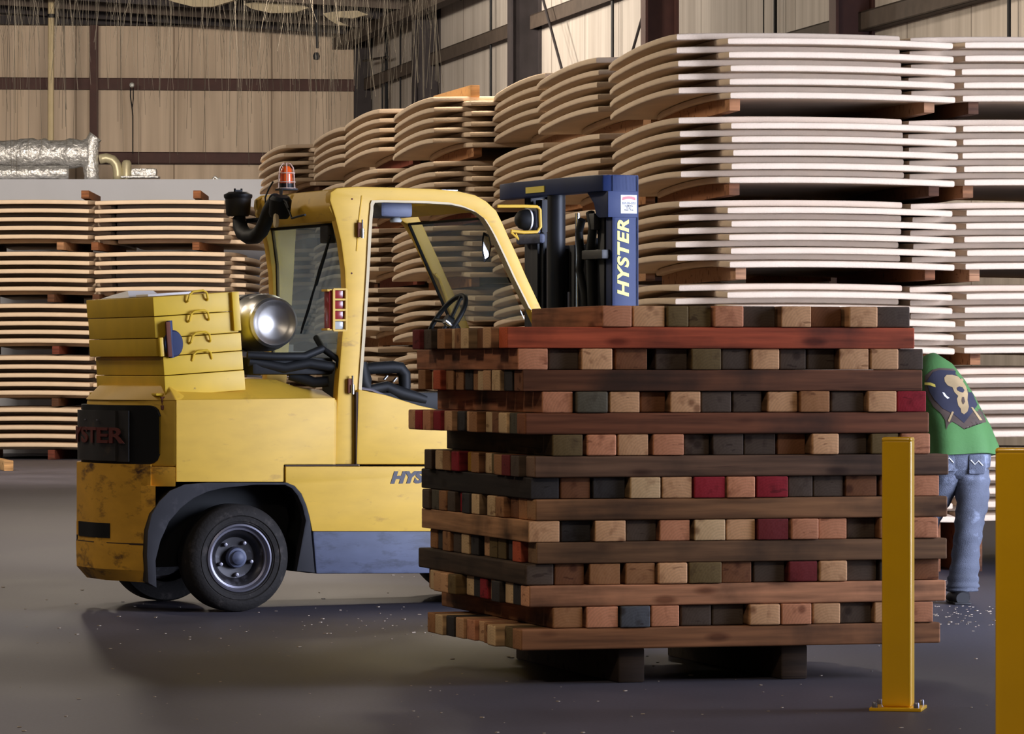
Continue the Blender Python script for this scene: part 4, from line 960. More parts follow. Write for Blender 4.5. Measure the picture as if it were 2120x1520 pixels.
# wiper on the rear window
wp = lambda x, y: None
def on_rear(x, y, out=.02):
    # rear window plane is nearly s = const: find t for pixel x
    s = ring0[1].x - out; t = FT(x, s); D = FO.y + fs * s + fc * t
    return P_(s, t, CAMZ - (y - HY) / FPX * D)
b = MB().tube([on_rear(684, 488, .06), on_rear(660, 560, .045), on_rear(640, 640, .035), on_rear(623, 690, .03)], .005, 6)
b.tube([on_rear(675, 525, .03), on_rear(650, 600, .025), on_rear(625, 682, .025)], .007, 6)
b.tube([on_rear(684, 488, .06), on_rear(668, 545, .05), on_rear(655, 590, .04)], .008, 6)
b.build('wiper', M['black_plastic'], rwin)
p = on_rear(682, 485, .03)
MB().box((p.x - .035, p.y - .06, p.z - .05), (p.x + .03, p.y + .06, p.z + .05), .012).build('wiper_motor', M['black_grille'], rwin)
A1, A2 = F(1006, 452, .05), F(1094, 660, .05)
quad('windscreen', [P_(A1[0], .10, A1[1]), P_(A1[0], 1.15, A1[1]), P_(A2[0], 1.15, A2[1]), P_(A2[0], .10, A2[1])], M['glass_front'], fk)
b = MB().tube([P_(A1[0] - .01, 1.13, A1[1]), P_(A2[0] - .01, 1.13, A2[1])], .009, 6).tube([P_(A1[0] - .01, .1, A1[1]), P_(A1[0] - .01, 1.13, A1[1])], .008, 6)
b.build('windscreen_seal', M['black_plastic'], fk)
# marks on the far front pillar
for i in range(4):
    s, z = F(862 + 170 + i * 4.5, 508 + i * 12, .05)
b = MB()
# grab handle tube on the far pillar
ga = [F(x + 178, y, .05) for x, y in ((896, 560), (905, 570), (922, 620), (935, 655), (938, 672))]
MB().tube([P_(s - .05, 1.12, z) for s, z in ga], .011, 8).build('grab_handle', M['yellow'], fk)
# tail lamp cluster with its yellow guard on the near rear pillar
s, z = F(697, 642, .04)
tl = empty('tail_lamp', (s - .01, .0, z), 0, fk)
hh = .112
MB().box((-.062, -.03, -hh), (-.03, .045, hh), .004).build('lamp_housing', M['red_lens'], tl)
gd = MB(); 
for zz_ in (-hh, -hh / 2 + .0, 0, hh / 2, hh): gd.box((-.04, -.045, zz_ - .005), (.035, -.030, zz_ + .005))
gd.box((-.045, -.046, -hh), (-.033, -.028, hh)).box((.028, -.046, -hh), (.040, -.028, hh))
gd.box((-.075, -.040, -hh), (-.062, .05, -hh + .012)).box((-.075, -.04, hh - .012), (-.062, .05, hh)).box((-.045, -.04, hh - .006), (-.07, .05, hh)).box((-.045, -.04, -hh), (-.07, .05, -hh + .006))
gd.build('lamp_guard', M['pipe_cream'] if False else M['yellow'], tl)
for i, mt in enumerate(('white_lens', 'red_lens', 'red_lens', 'red_lens')):
    z0 = -hh + i * hh / 2
    MB().box((-.03, -.030, z0 + .006), (.028, .0, z0 + hh / 2 - .006), .004).build('lens', M[mt], tl)
# beacon with wire cage on a black bracket
sB = F(600, 395, .62)[0]; tB = FT(593, F(700, 0, .06)[0] - .02); sB = F(700, 0, .06)[0] - .02
D_ = FO.y + fs * sB + fc * tB; zB = CAMZ - (390 - HY) / FPX * D_
be = empty('beacon', (sB, tB, zB), 0, fk)
MB().lathe([(0, .0), (.040, 0), (.040, .028), (0, .028)], None, 24).build('beacon_base', M['dark_metal'], be)
MB().lathe([(0, .128), (.018, .124), (.030, .110), (.034, .08), (.036, .028), (0, .028)], None, 28).build('beacon_lens', M['amber'], be)
b = MB()
for i in range(6):
    a = math.pi * 2 * i / 6 + .2; c_, s_ = math.cos(a), math.sin(a)
    b.tube([(.052 * c_, .052 * s_, 0), (.049 * c_, .049 * s_, .07), (.043 * c_, .043 * s_, .115), (.025 * c_, .025 * s_, .137), (0, 0, .142)], .0028, 6)
for r_, h in ((.053, .0), (.051, .035), (.047, .085)): b.tube([(r_ * math.cos(k * math.pi / 12), r_ * math.sin(k * math.pi / 12), h) for k in range(24)], .0028, 5, closed=True)
b.build('wire_cage', M['wire_pink'], be)
MB().box((-.05, -.05, -.012), (.05, .05, -.001), .003).prism([(-.10, -.0), (-.02, -.012), (-.055, -.10), (-.062, -.10)], lambda u, v: (-.06, -.06 + u * -.6 - .04, v), lambda u, v: (-.055, -.06 + u * -.6 - .04, v)).build('beacon_bracket', M['dark_metal'], be)
MB().tube([(-.06, .05, .04), (-.08, .065, .0), (-.10, .07, -.05), (-.10, .065, -.10), (-.09, .05, -.12)], .005, 6).build('cable', M['black_plastic'], be)
# air intake with pre-cleaner, standing off the far rear pillar
sA = F(700, 0, .06)[0] - .16
def ga_(x, y, s=None):
    s = sA if s is None else s; t = FT(x, s); D = FO.y + fs * s + fc * t; return P_(s, t, CAMZ - (y - HY) / FPX * D)
pcn = ga_(493, 448)
air = MB().lathe([(0, .0), (.058, .0), (.068, .012), (.074, .10), (.078, .102), (.080, .118), (.070, .128), (.055, .138), (0, .142)], Matrix.Translation(pcn) , 32).build('air_cleaner', M['black_grille'], fk)
MB().lathe([(0, .129), (.064, .131), (.081, .124), (.0815, .112), (.079, .104), (0, .104)], Matrix.Translation(pcn), 32).tube([pcn + Vector((-.02, 0, .14)), pcn + Vector((-.02, 0, .158))], .006, 6).tube([pcn + Vector((.02, 0, .14)), pcn + Vector((.02, 0, .158))], .006, 6).box(tuple(pcn + Vector((-.02, -.01, .138))), tuple(pcn + Vector((.02, .01, .150)))).build('air_cleaner_cap', M['dark_metal'], air)
pts = [ga_(495, 450), ga_(497, 468), ga_(503, 482), ga_(515, 490), ga_(530, 489), ga_(541, 478), ga_(549, 460), ga_(556, 440), ga_(565, 424), ga_(572, 415)]
MB().tube(pts, [.036, .042, .044, .044, .043, .042, .041, .041, .042, .044], 16).build('intake_hose', M['black_plastic'], fk)
e0 = ga_(570, 428, sA + .01); 
MB().lathe([(0, 0), (.050, 0), (.060, .02), (.062, .10), (.045, .12), (0, .12)], Matrix.Translation(ga_(578, 450, sA)) @ Matrix.Rotation(R(14), 4, 'X'), 24).build('intake_elbow', M['black_plastic'], fk)
MB().tube([ga_(505, 458, sA + .05), ga_(545, 455, sA + .08)], .014, 8).build('intake_bracket', M['black_plastic'], fk)
pw = ga_(568, 457, sA - .062)
MB().lathe([(0, 0), (.021, 0), (.023, .006), (.02, .02), (0, .02)], Matrix.Translation(pw) @ Matrix.Rotation(R(90), 4, 'Y') @ Matrix.Scale(1.75, 4, (1, 0, 0)), 24).build('work_lamp_face', M['pipe_cream'], fk)
MB().tube([ga_(590, 420), ga_(600, 440), ga_(604, 452), ga_(622, 447), ga_(632, 445)], .006, 6).tube([ga_(585, 412), ga_(594, 420), ga_(598, 432)], .008, 6).build('wiring', M['black_plastic'], fk)
# --- driver's place
s, z = F(925, 662, .55)
SWM = Matrix.Translation((s, .55, z)) @ Matrix.Rotation(R(-56), 4, 'Y')
b = MB().tube([SWM @ Vector((.165 * math.cos(k * math.pi / 20), .165 * math.sin(k * math.pi / 20), 0)) for k in range(40)], .014, 10, closed=True)
b.tube([SWM @ Vector((-.16, 0, 0)), SWM @ Vector((0, 0, -.02)), SWM @ Vector((.16, 0, 0))], .011, 8).tube([SWM @ Vector((0, .16, 0)), SWM @ Vector((0, 0, -.02))], .011, 8)
b.lathe([(0, .01), (.03, .01), (.035, -.03), (0, -.03)], SWM, 16)
sw = b.build('steering_wheel', M['black_plastic'], fk)
MB().lathe([(0, .05), (.016, .048), (.018, .02), (.010, .0), (0, .0)], SWM @ Matrix.Translation((-.05, -.155, .012)), 14).build('spinner_knob', M['chrome'], sw)
MB().tube([SWM @ Vector((0, 0, -.03)), P_(s + .28, .55, z - .45)], .035, 10).build('steering_column', M['black_plastic'], fk)
# seat: cushion and low backrest, armrest loop beside it
s0, z0 = F(770, 800, .35)
MB().box((s0 - .02, .38, z0 - .22), (s0 + .46, .92, z0 - .08), .04).box((s0 - .10, .42, z0 - .20), (s0 + .03, .88, z0 + .14), .04).build('seat', M['black_plastic'], fk)
lp = [g(x, y, .30) for x, y in ((752, 764), (775, 762), (812, 760), (828, 762), (837, 775), (838, 800), (834, 830))]
MB().tube(lp, [.030, .034, .036, .036, .036, .034, .034], 12).build('armrest', M['black_plastic'], fk)
lp = [g(x, y, .27) for x, y in ((748, 750), (752, 790), (762, 812), (800, 800), (830, 815), (880, 828))]
MB().tube(lp, [.03, .05, .04, .03, .04, .03], 12).box((F(745, 0, .3)[0], .25, F(745, 850, .3)[1]), (F(930, 0, .3)[0], .55, F(745, 812, .3)[1]), .02).build('seat_base', M['black_plastic'], fk)
q0, q1 = F(745, 803, .02), F(808, 822, .02)
MB().tube([P_(q0[0], .06, q0[1]), P_((q0[0] + q1[0]) / 2, .06, F(780, 808, .02)[1]), P_(q1[0], .06, q1[1])], .008, 6).build('sill_trim', M['rim_edge'], fk)
for k, (x, y) in enumerate(((795, 786), (814, 790))):
    pp = g(x, y, .26); MB().tube([pp, pp + Vector((.02, 0, .022))], .007, 8).build('lever', M['chrome'], fk)
pm0 = g(1008, 512, .13)
mr = MB().prism([(-.022, -.085), (.012, -.07), (.026, -.01), (.012, .06), (-.018, .085), (-.030, .03), (-.030, -.05)], lambda u, v: (pm0.x + u, pm0.y, pm0.z - v), lambda u, v: (pm0.x + u + .012, pm0.y + .02, pm0.z - v), .004).build('mirror', M['black_plastic'], fk)
MB().prism([(-.016, -.065), (.008, -.055), (.018, -.01), (.008, .05), (-.012, .065), (-.022, .02), (-.022, -.04)], lambda u, v: (pm0.x + u, pm0.y - .004, pm0.z - v), lambda u, v: (pm0.x + u, pm0.y - .001, pm0.z - v)).build('mirror_glass', M['chrome'], mr)
MB().tube([pm0 + Vector((.015, .01, 0)), pm0 + Vector((.05, -.04, .01))], .006, 6).build('mirror_arm', M['rust'], mr)
# front work lamp in its yellow guard, outside the near front pillar
gz = [g(x, y, .02) for x, y in ((1030, 427), (1085, 427), (1112, 428), (1118, 434), (1119, 470), (1112, 480), (1085, 481), (1058, 478))]
lg = MB().tube(gz, .009, 8).tube([g(1058, 481, .02), g(1074, 496, .02), g(1068, 484, .02)], .006, 6).build('lamp_guard', M['yellow'], fk)
ls, lz = F(1083, 455, .10)
LM = Matrix.Translation((ls, .10, lz)) @ Matrix.Rotation(R(90), 4, 'Y') @ Matrix.Rotation(0, 4, 'Z')
b = MB().lathe([(0, -.045), (.03, -.04), (.050, -.02), (.058, .01), (.060, .032), (0, .032)], LM, 26); wl = b.build('work_lamp', M['black_plastic'], fk)
MB().lathe([(.052, .036), (.062, .036), (.063, .026), (.052, .026)], LM, 26, close=True).build('lamp_ring', M['decal_white'], wl)
MB().box((ls + .05, .03, lz - .075), (ls + .075, .19, lz + .075), .006).build('lamp_bracket', M['blue_sill'], wl)

# ================================================================ lift mast (moves with the truck: children)
zmt = 2.392
s1 = FS(1322, 0.); s0 = FS(1268, 0.)
mb = MB()
mb.box((s0, -.0, .08), (s1, .022, zmt), .004)                      # web facing us
mb.box((s0, .0, .08), (s0 + .02, .085, zmt), .003).box((s1 - .02, .0, .08), (s1, .085, zmt), .003)
up1 = mb.build('outer_upright', M['mast_blue'], fk)
tF = 1.18
mb = MB().box((s0, tF, .08), (s1, tF + .022, zmt - .03), .004).box((s0, tF - .065, .08), (s0 + .02, tF, zmt - .03), .003).box((s1 - .02, tF - .065, .08), (s1, tF, zmt - .03), .003)
mb.build('outer_upright', M['dark_metal'], fk)
# inner uprights
for a_, b_ in ((.09, .17), (1.00, 1.09)):
    MB().box((s0 + .02, a_, .08), (s1 - .03, b_, zmt - .10), .006).box((s0 - .0, a_ + .02, .08), (s0 + .03, b_ + .03, zmt - .16), .006).build('inner_upright', M['dark_metal'], fk)
# top cross member, bowed toward the cab, plus its gusset
zt0 = zmt - .088
pl_c = [(s1, .0), (s0 + .01, .0), (s0 - .045, .03), (s0 - .075, .12), (s0 - .09, .40), (s0 - .09, 1.20), (s0 - .05, 1.45), (s0 + .03, 1.45), (s0 + .02, .20), (s1, .09)]
mb = MB().prism(pl_c, lambda s, t: (s, t, zt0), lambda s, t: (s, t, zmt + .004), .006); cm = mb.build('cross_member', M['mast_blue'], fk)
cm['label'] = 'blue bowed top cross member'
gz_ = [(0.0, 0), (.27, 0), (.24, -.02), (.18, -.065), (.15, -.13), (.11, -.146), (0., -.146)]
MB().prism([(t, z) for t, z in gz_], lambda t, z: (s0 - .030, t + .002, zt0 + z), lambda t, z: (s0 - .012, t + .002, zt0 + z), .003).box((s0 - .03, -.006, zt0 - .146), (s1 - .008, .0, zt0 + .001), .003).build('gusset', M['mast_blue'], fk)
sx, sz = F(1300, 422, 0); 
stk = MB().box((F(1284, 0, 0)[0], -.009, F(1300, 442, 0)[1]), (F(1317, 0, 0)[0], -.0065, F(1300, 404, 0)[1])).build('sticker', M['decal_white'], up1)
zst = F(1300, 404, 0)[1]; w0, w1 = F(1287, 0, 0)[0], F(1314, 0, 0)[0]; mid = (w0 + w1) / 2
arc = [(w0 + (w1 - w0) * i / 8, zst - .022 + .008 * math.sin(math.pi * i / 8)) for i in range(9)]
MB().strip([(s, z + .008) for s, z in arc], [(s, z - .008) for s, z in arc], lambda s, z: (s, -.0102, z), lambda s, z: (s, -.0092, z)).build('red_banner', M['decal_red'], stk)
def ln(txt, zc, hgt, wd, m='decal_dark'):
    text_mesh(txt, 'sticker_text', M[m], stk, Matrix(((1, 0, 0, mid), (0, 0, -1, -.0098), (0, 1, 0, zc), (0, 0, 0, 1))), size=hgt, offset=.0006, depth=.0004, width=wd)
ln('337-233-3733', zst - .046, .017, (w1 - w0) * 1.02)
ln('Forklift Sales', zst - .061, .012, (w1 - w0) * .62); ln('Service', zst - .072, .012, (w1 - w0) * .36); ln('Rental & Parts', zst - .084, .012, (w1 - w0) * .66)
# name running up the near upright
ca, cb = F(1291, 616, 0), F(1291, 456, 0)
h_ = (ca[1] + cb[1]) / 2; sm = F(1291, 535, 0)[0]
Mt = Matrix(((0, -1, 0, sm), (0, 0, -1, -.0015), (1, 0, 0, h_), (0, 0, 0, 1)))
text_mesh('HYSTER', 'name_lettering', M['brand_yellow'], up1, Mt, size=.095, shear=.22, offset=.0032, depth=.0012, width=cb[1] - ca[1], spacing=1.1)
# manufacturer plate on the cross member
t_a, t_b = FT(1128, s0 - .09), FT(1090, s0 - .09)
MB().box((s0 - .096, t_a, zt0 + .02), (s0 - .0905, t_b, zt0 + .055)).build('number_plate', M['brand_yellow'], cm)
# cylinders, chains, hoses between the uprights
def mpost(x, r, z0, z1, m, nm, s=None):
    s = (s0 + s1) / 2 - .03 if s is None else s; t = FT(x, s)
    return MB().lathe([(0, z0), (r, z0), (r, z1), (0, z1)], Matrix.Translation((s, t, 0)), 20).build(nm, m, fk)
mpost(1152, .052, 1.62, zt0, M['dark_metal'], 'lift_cylinder', s0 - .03)
mpost(1166, .040, .10, 2.0, M['dark_metal'], 'lift_cylinder')
mpost(1232, .045, .10, 2.05, M['dark_metal'], 'lift_cylinder')
mpost(1196, .014, .10, 2.2, M['chrome'], 'chrome_rod', s0 + .06)
mpost(1178, .010, .10, 1.75, M['rim_edge'], 'chrome_rod', s0 + .02)
for x in (1125, 1135): mpost(x, .009, .10, 2.1, M['rim_edge'] if x == 1135 else M['dark_metal'], 'chain', s0)
sm_ = s0 - .02
hz = lambda x, y: (lambda t: P_(sm_, t, CAMZ - (y - HY) / FPX * (FO.y + fs * sm_ + fc * t)))(FT(x, sm_))
MB().tube([hz(1205, 455), hz(1199, 480), hz(1203, 530), hz(1200, 560), hz(1210, 610), hz(1213, 660), hz(1213, 760)], .022, 10).build('hydraulic_hose', M['black_plastic'], fk)
MB().tube([hz(1222, 440), hz(1228, 470), hz(1222, 520), hz(1226, 640), hz(1226, 760)], .026, 10).build('hydraulic_hose', M['black_plastic'], fk)
MB().box((hz(1210, 0).x - .03, FT(1256, sm_), hz(1230, 537).z), (sm_ + .05, FT(1214, sm_), hz(1230, 518).z), .006).build('hose_clamp', M['black_grille'], fk)
MB().box((sm_ - .02, FT(1236, sm_), hz(1230, 476).z), (sm_ + .02, FT(1224, sm_), hz(1230, 442).z), .006).build('chain_sheave', M['black_grille'], fk)
MB().box((sm_ - .04, FT(1130, sm_ - .0), hz(1100, 506).z), (sm_ + .0, FT(1080, sm_), hz(1100, 485).z), .018).build('mast_bracket', M['blue_sill'], fk)
MB().box((s0 + .02, .10, .12), (s0 + .08, 1.1, .35), .01).box((s0 + .02, .10, 1.0), (s0 + .06, 1.1, 1.15), .01).build('cross_bar', M['dark_metal'], fk)
MB().box((s0 + .065, .20, .12), (s0 + .075, .98, 2.02), .002).build('mast_dark_sheet', M['dark_metal'], fk)  # added dark sheet that blacks out the gap between the uprights
# carriage and forks, lowered
MB().box((s1 + .01, .0, .10), (s1 + .05, WD, .55), .006).build('carriage', M['dark_metal'], fk)
for t in (.30, .95):
    MB().box((s1 + .055, t, .04), (s1 + .095, t + .13, .60), .006).box((s1 + .055, t, .03), (s1 + 1.15, t + .13, .07), .006).build('fork', M['dark_metal'], fk)
# ================================================================ the person bending behind the pile
PD = 24.2; pe = empty('person', (atpx(1992, 0, PD).x, PD, 0), 0)
tag(pe, 'person bent forward in green skull print shirt and faded jeans behind the pile', 'person')
M['skin'] = mat('skin', srgb(150, 104, 80), .55, var=.06)
M['hair'] = mat('dark_hair', srgb(30, 24, 22), .7, var=.2)
M['denim'] = mat('faded_denim', srgb(76, 80, 92), .85, spot=srgb(140, 148, 168), spot_scale=7, spot_lo=.55, spot_hi=.75, var=.25, var_scale=8, bump=.5, bump_scale=200)
M['shirt'] = mat('green_shirt', srgb(62, 104, 52), .8, var=.12, var_scale=5, bump=.15)
M['shoe'] = mat('black_shoe', srgb(26, 25, 27), .6, var=.2)
M['print_navy'] = mat('navy_shirt_print', srgb(34, 34, 50), .8, var=.2, var_scale=8)
M['print_brown'] = mat('brown_shirt_print', srgb(66, 52, 44), .8, var=.25, var_scale=12)
M['print_bone'] = mat('bone_shirt_print', srgb(146, 124, 88), .8, var=.14, var_scale=12)
M['print_yellow'] = mat('yellow_shirt_print', srgb(206, 186, 84), .8, var=.1)
q = lambda x, y, d=0: Vector(((x - 1992) / FPX * PD, d, (1250 - y) / FPX * PD))
def ring(c, rx, ry, ax=Vector((1, 0, 0)), ay=Vector((0, 1, 0)), n=40, amp=0, ph=0, fr=7):
    return [c + ax * (rx * math.cos(a) * (1 + amp * math.sin(fr * a + ph))) + ay * (ry * math.sin(a) * (1 + amp * math.sin(fr * a + ph))) for a in [2 * math.pi * i / n for i in range(n)]]
# body under the clothes: one skinned figure (pelvis root, legs, torso, arms, hands, head)
def skin(name, J, E, rad, m, parent, root=0, lv=1):
    me = bpy.data.meshes.new(name); me.from_pydata([tuple(j) for j in J], E, []); me.materials.append(m)
    o = bpy.data.objects.new(name, me); col.objects.link(o); o.parent = parent
    md = o.modifiers.new('Skin', 'SKIN'); md.use_smooth_shade = True
    for i, r in enumerate(rad): me.skin_vertices[0].data[i].radius = (r, r) if not isinstance(r, tuple) else r
    for i in range(len(J)): me.skin_vertices[0].data[i].use_root = (i == root)
    s = o.modifiers.new('Sub', 'SUBSURF'); s.levels = lv; s.render_levels = lv
    return o
J = []; E = []; Rd = []
def jn(p, r, par=None):
    J.append(Vector(p)); Rd.append(r); i = len(J) - 1
    if par is not None: E.append((par, i))
    return i
pel = jn(q(1985, 945, .02), .095)
sp1 = jn(q(1970, 890, .12), .115, pel); sp2 = jn(q(1950, 830, .26), .13, sp1); chs = jn(q(1932, 790, .38), .12, sp2)
nk = jn(q(1905, 768, .47), .052, chs); hb = jn(q(1885, 760, .53), .06, nk); hd_ = jn(q(1868, 758, .58), .092, hb); ht = jn(q(1850, 762, .64), .07, hd_)
legs = []
for sx, hipx, knee, ank, toe in ((1, 2008, (2004, 1090, -.02), (1993, 1215, .0), (1984, 1238, .15)), (-1, 1968, (1925, 1075, .12), (1890, 1215, .05), (1878, 1238, .18))):
    h = jn(q(hipx, 965, .02), .066, pel); k = jn(q(*knee), .048, h); a = jn(q(*ank), .036, k); t = jn(q(*toe), .030, a)
for sx, sh_, el_, wr_ in ((1, (1966, 790, .42), (1935, 850, .58), (1892, 885, .66)), (-1, (1902, 800, .36), (1868, 860, .38), (1846, 915, .48))):
    s_ = jn(q(*sh_), .062, chs); e_ = jn(q(*el_), .042, s_); wv_ = jn(q(*wr_), .028, e_)
    wp_ = q(*wr_); d = (q(*wr_) - q(*el_)).normalized(); sd = d.cross(Vector((0, 1, 0))).normalized(); up = sd.cross(d)
    pm_ = jn(wp_ + d * .05, .033, wv_)
    for f, (o_, ln_) in enumerate(((-.030, .070), (-.010, .080), (.010, .076), (.030, .062))):
        b0 = jn(wp_ + d * .085 + sd * o_, .0095, pm_); b1 = jn(wp_ + d * (.085 + ln_ * .45) + sd * o_ * 1.05 - up * .008, .0088, b0); b2 = jn(wp_ + d * (.085 + ln_ * .85) + sd * o_ * 1.05 - up * .03, .0078, b1)
    t0 = jn(wp_ + d * .03 + sd * -.040, .011, pm_); t1 = jn(wp_ + d * .06 + sd * -.062 - up * .012, .0095, t0)
body = skin('body', J, E, Rd, M['skin'], pe)
# face and hair on the head
hc = J[hd_]; hdir = (J[ht] - J[hb]).normalized()
fw = Vector((-.35, .75, -.55)).normalized()
Hm = Matrix.Translation(hc)
b = MB(); b.lathe([(0, .115), (.05, .105), (.085, .07), (.100, .02), (.098, -.03), (.080, -.07), (.0, -.085)], Matrix.Translation(hc + hdir * .02 - fw * .02) @ hdir.to_track_quat('Z', 'Y').to_matrix().to_4x4(), 28)
b.build('hair', M['hair'], pe)
side_ = hdir.cross(fw).normalized()
b = MB()
b.lathe([(0, .0), (.012, .004), (.016, .02), (.010, .034), (0, .036)], Matrix.Translation(hc + fw * .085 - hdir * .01) @ fw.to_track_quat('Z', 'Y').to_matrix().to_4x4(), 10)
for k in (-1, 1): b.lathe([(0, -.01), (.022, -.006), (.026, .0), (.022, .008), (0, .01)], Matrix.Translation(hc + side_ * k * .092) @ side_.to_track_quat('Z', 'Y').to_matrix().to_4x4(), 14)
b.build('nose_and_ears', M['skin'], pe)
b = MB()
for k in (-1, 1): b.lathe([(0, .012), (.010, .008), (.012, 0), (0, -.004)], Matrix.Translation(hc + fw * .085 + side_ * k * .033 + hdir * .015) @ fw.to_track_quat('Z', 'Y').to_matrix().to_4x4(), 12)
b.tube([hc + fw * .086 + side_ * -.025 - hdir * .05, hc + fw * .092 - hdir * .052, hc + fw * .086 + side_ * .025 - hdir * .05], .005, 6)
b.build('eyes_and_mouth', M['hair'], pe)
# jeans: hips and two legs with creases
rnd = random.Random(8)
def leg(path, near):
    rings = []
    P = [Vector(p) for p, _, _ in path]; n = len(P)
    K = 5; pts = []
    for i in range(n - 1):
        for k in range(K): f = k / K; pts.append((P[i].lerp(P[i + 1], f), path[i][1] * (1 - f) + path[i + 1][1] * f, path[i][2] * (1 - f) + path[i + 1][2] * f))
    pts.append((P[-1], path[-1][1], path[-1][2]))
    for i, (c, rx, ry) in enumerate(pts):
        wr = .04 + .035 * (i / len(pts))
        rings.append(ring(c, rx * (1 + wr * math.sin(i * 1.9) * .8), ry * (1 + wr * math.sin(i * 1.9 + 1)), n=32, amp=.03, ph=i * .9, fr=3))
    return rings
jb = MB()
jb.loft(leg([(q(2006, 968, .03), .108, .125), (q(2014, 1000, .02), .100, .11), (q(2012, 1050, 0), .088, .098), (q(2005, 1090, -.02), .080, .09), (q(2000, 1140, .0), .077, .085), (q(1996, 1185, .01), .082, .085), (q(1994, 1212, .02), .090, .09), (q(1993, 1224, .02), .088, .095)], 1))
jb.loft(leg([(q(1972, 968, .03), .105, .125), (q(1958, 1000, .05), .092, .11), (q(1940, 1040, .09), .085, .10), (q(1922, 1080, .12), .078, .088), (q(1905, 1140, .10), .074, .08), (q(1893, 1200, .06), .078, .085), (q(1890, 1224, .05), .085, .09)], 0))
jb.loft([ring(q(1990, 990, .03), .085, .10), ring(q(1990, 965, .03), .165, .135), ring(q(1988, 940, .03), .175, .14), ring(q(1984, 915, .05), .165, .13), ring(q(1980, 905, .06), .155, .12)])
jeans = jb.build('jeans', M['denim'], pe, ang=80)
for x, y in ((2018, 958), (1958, 952)):
    c = q(x, y, -.115 if x > 2000 else -.105)
    MB().box((c.x - .045, c.y, c.z - .06), (c.x + .045, c.y + .03, c.z + .05), .012).build('back_pocket', M['denim'], jeans)
    MB().tube([c + Vector((-.035, -.003, .02)), c + Vector((-.012, -.003, -.005)), c + Vector((.008, -.003, .015)), c + Vector((.033, -.003, -.012))], .003, 5).build('pocket_stitching', M['decal_white'], jeans)
# shoes
for x, d in ((1990, 0), (1888, .05)):
    c = q(x, 1250, d)
    rings = [ring(c + Vector((0, -.09, .035)), .036, .034, Vector((1, 0, 0)), Vector((0, 0, 1)), 20), ring(c + Vector((0, -.06, .045)), .044, .044, Vector((1, 0, 0)), Vector((0, 0, 1)), 20), ring(c + Vector((-.01, .02, .048)), .048, .047, Vector((1, 0, 0)), Vector((0, 0, 1)), 20),
             ring(c + Vector((-.02, .11, .036)), .052, .035, Vector((1, 0, 0)), Vector((0, 0, 1)), 20), ring(c + Vector((-.025, .18, .028)), .045, .027, Vector((1, 0, 0)), Vector((0, 0, 1)), 20), ring(c + Vector((-.028, .205, .022)), .025, .018, Vector((1, 0, 0)), Vector((0, 0, 1)), 20)]
    MB().loft(rings).box((c.x - .045, c.y - .095, .0015), (c.x + .045, c.y + .10, .014), .004).box((c.x - .065, c.y + .05, .0015), (c.x + .035, c.y + .20, .014), .004).build('shoe', M['shoe'], pe, ang=50)
# shirt: torso shell bent forward to the left, loose hem, two sleeves
path = [((1988, 945, .02), .205, .165), ((1990, 928, .03), .205, .165), ((1985, 900, .07), .190, .160), ((1976, 870, .12), .175, .155), ((1967, 840, .18), .165, .155), ((1957, 810, .25), .150, .15), ((1948, 785, .31), .125, .145), ((1938, 768, .37), .085, .12), ((1926, 760, .42), .05, .07)]
rings = []
pp = [Vector(q(*p)) for p, _, _ in path]
for i, (p, rx, ry) in enumerate(path):
    d = (pp[min(i + 1, len(pp) - 1)] - pp[max(i - 1, 0)]).normalized()
    if i < 2: d = Vector((-.06, .12, 1)).normalized()
    ax = Vector((1, 0, 0)); ax = (ax - d * ax.dot(d)).normalized(); ay = d.cross(ax)
    am = .06 * max(0, 1 - i / 6)
    rings.append(ring(pp[i], rx, ry, ax, ay, 48, am, 1.2 + i * .12, 6))
sb2 = MB().loft(rings)
for s1_, e1, r0, r1 in (((1972, 792, .36), (1950, 840, .50), .085, .075), ((1915, 792, .36), (1880, 840, .38), .085, .075)):
    a, c = q(*s1_), q(*e1); d = (c - a).normalized(); ax = d.orthogonal().normalized(); ay = d.cross(ax)
    sb2.loft([ring(a - d * .03, r0 * .7, r0 * .7, ax, ay, 24), ring(a, r0, r0, ax, ay, 24), ring(a.lerp(c, .5), (r0 + r1) / 2, (r0 + r1) / 2, ax, ay, 24), ring(c, r1, r1, ax, ay, 24)])
shirt = sb2.build('shirt', M['shirt'], pe, ang=80)
MB().loft([ring(pp[-1] + Vector((0, .0, .0)), .060, .075, n=24), ring(pp[-1] + Vector((-.02, .02, .015)), .058, .07, n=24)]).build('collar', M['shirt'], pe)
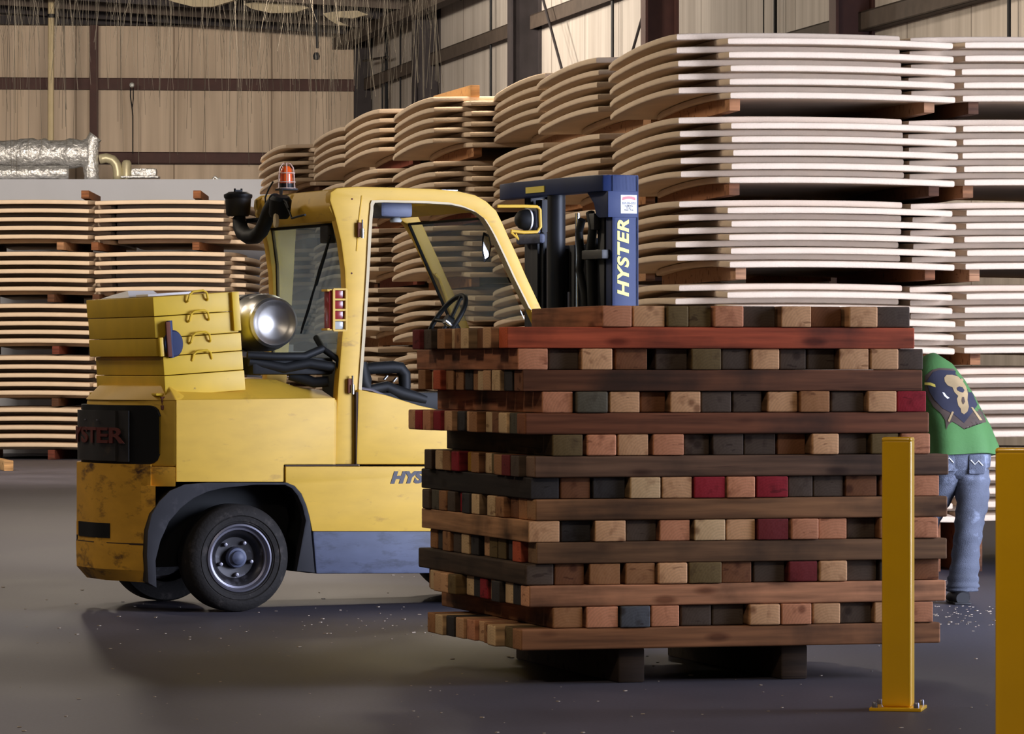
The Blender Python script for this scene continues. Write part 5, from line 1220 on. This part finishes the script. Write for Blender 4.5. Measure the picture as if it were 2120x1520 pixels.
# printed picture on the back of the shirt, wrapped onto its surface
bpy.context.view_layer.update()
bvh = BVHTree.FromPolygons([shirt.matrix_world @ v.co for v in shirt.data.vertices], [tuple(p.vertices) for p in shirt.data.polygons])
def wrap(name, poly, lift, m, parent):
    cx_ = sum(p[0] for p in poly) / len(poly); cy_ = sum(p[1] for p in poly) / len(poly)
    t = bmesh.new(); vs = [t.verts.new((x, y, 0)) for x, y in poly]; t.faces.new(vs)
    bmesh.ops.triangulate(t, faces=t.faces)
    for _ in range(3): bmesh.ops.subdivide_edges(t, edges=[e for e in t.edges if e.calc_length() > 6], cuts=1, use_grid_fill=False); bmesh.ops.triangulate(t, faces=[f for f in t.faces if len(f.verts) > 3])
    o_ = Vector((0, 0, CAMZ)); bad = []
    for v in t.verts:
        d = (atpx(v.co.x, v.co.y, 24) - o_).normalized(); hit, nor, _, _ = bvh.ray_cast(o_, d)
        if hit is None: bad.append(v); continue
        v.co = hit - d * lift - Vector((0, 0, 0))
        v.co -= pe.location
    bmesh.ops.delete(t, geom=bad, context='VERTS')
    me = bpy.data.meshes.new(name); t.to_mesh(me); t.free(); me.materials.append(m)
    for p in me.polygons: p.use_smooth = True
    o = bpy.data.objects.new(name, me); col.objects.link(o); o.parent = pe if parent is None else parent
    return o
wrap('shirt_print', [(1915, 778), (1932, 765), (1945, 762), (1985, 764), (2004, 776), (2012, 800), (2024, 832), (2030, 842), (2038, 862), (2042, 874), (2034, 876), (2020, 868), (2010, 870), (1997, 889), (1984, 880), (1972, 873), (1964, 879), (1959, 890), (1957, 870), (1948, 856), (1933, 843), (1923, 826), (1915, 812)], .004, M['print_brown'], shirt)
wrap('shirt_print', [(1918, 790), (1932, 770), (1945, 766), (1984, 768), (2000, 780), (2010, 806), (2024, 838), (2016, 850), (1996, 876), (1975, 858), (1952, 846), (1935, 828), (1925, 812)], .006, M['print_navy'], shirt)
wrap('skull_print', [(1955, 782), (1960, 776), (1972, 776), (1984, 780), (1993, 789), (2000, 800), (2004, 815), (2003, 828), (2006, 842), (2003, 852), (1996, 858), (1990, 854), (1989, 846), (1984, 840), (1981, 826), (1984, 820), (1976, 812), (1972, 802), (1962, 798), (1956, 790)], .008, M['print_bone'], shirt)
wrap('skull_socket', [(1981, 803), (1986, 800), (1993, 802), (1997, 808), (1994, 813), (1987, 811), (1982, 808)], .010, M['print_navy'], shirt)
wrap('skull_socket', [(1992, 822), (1996, 822), (1998, 832), (1994, 838), (1991, 830)], .010, M['print_brown'], shirt)
wrap('bone_print', [(1992, 772), (1997, 774), (1994, 790), (1990, 787)], .008, M['print_bone'], shirt)
wrap('bone_print', [(1951, 812), (1955, 813), (1960, 820), (1966, 824), (1962, 826), (1955, 820)], .008, M['decal_white'], shirt)
wrap('bone_print', [(2010, 843), (2014, 843), (2034, 870), (2028, 870)], .008, M['print_bone'], shirt)
wrap('bone_print', [(1971, 852), (1975, 853), (1966, 874), (1962, 872)], .008, M['print_bone'], shirt)
wrap('yellow_print', [(1914, 792), (1926, 792), (1936, 796), (1937, 802), (1926, 798), (1914, 797)], .008, M['print_yellow'], shirt)
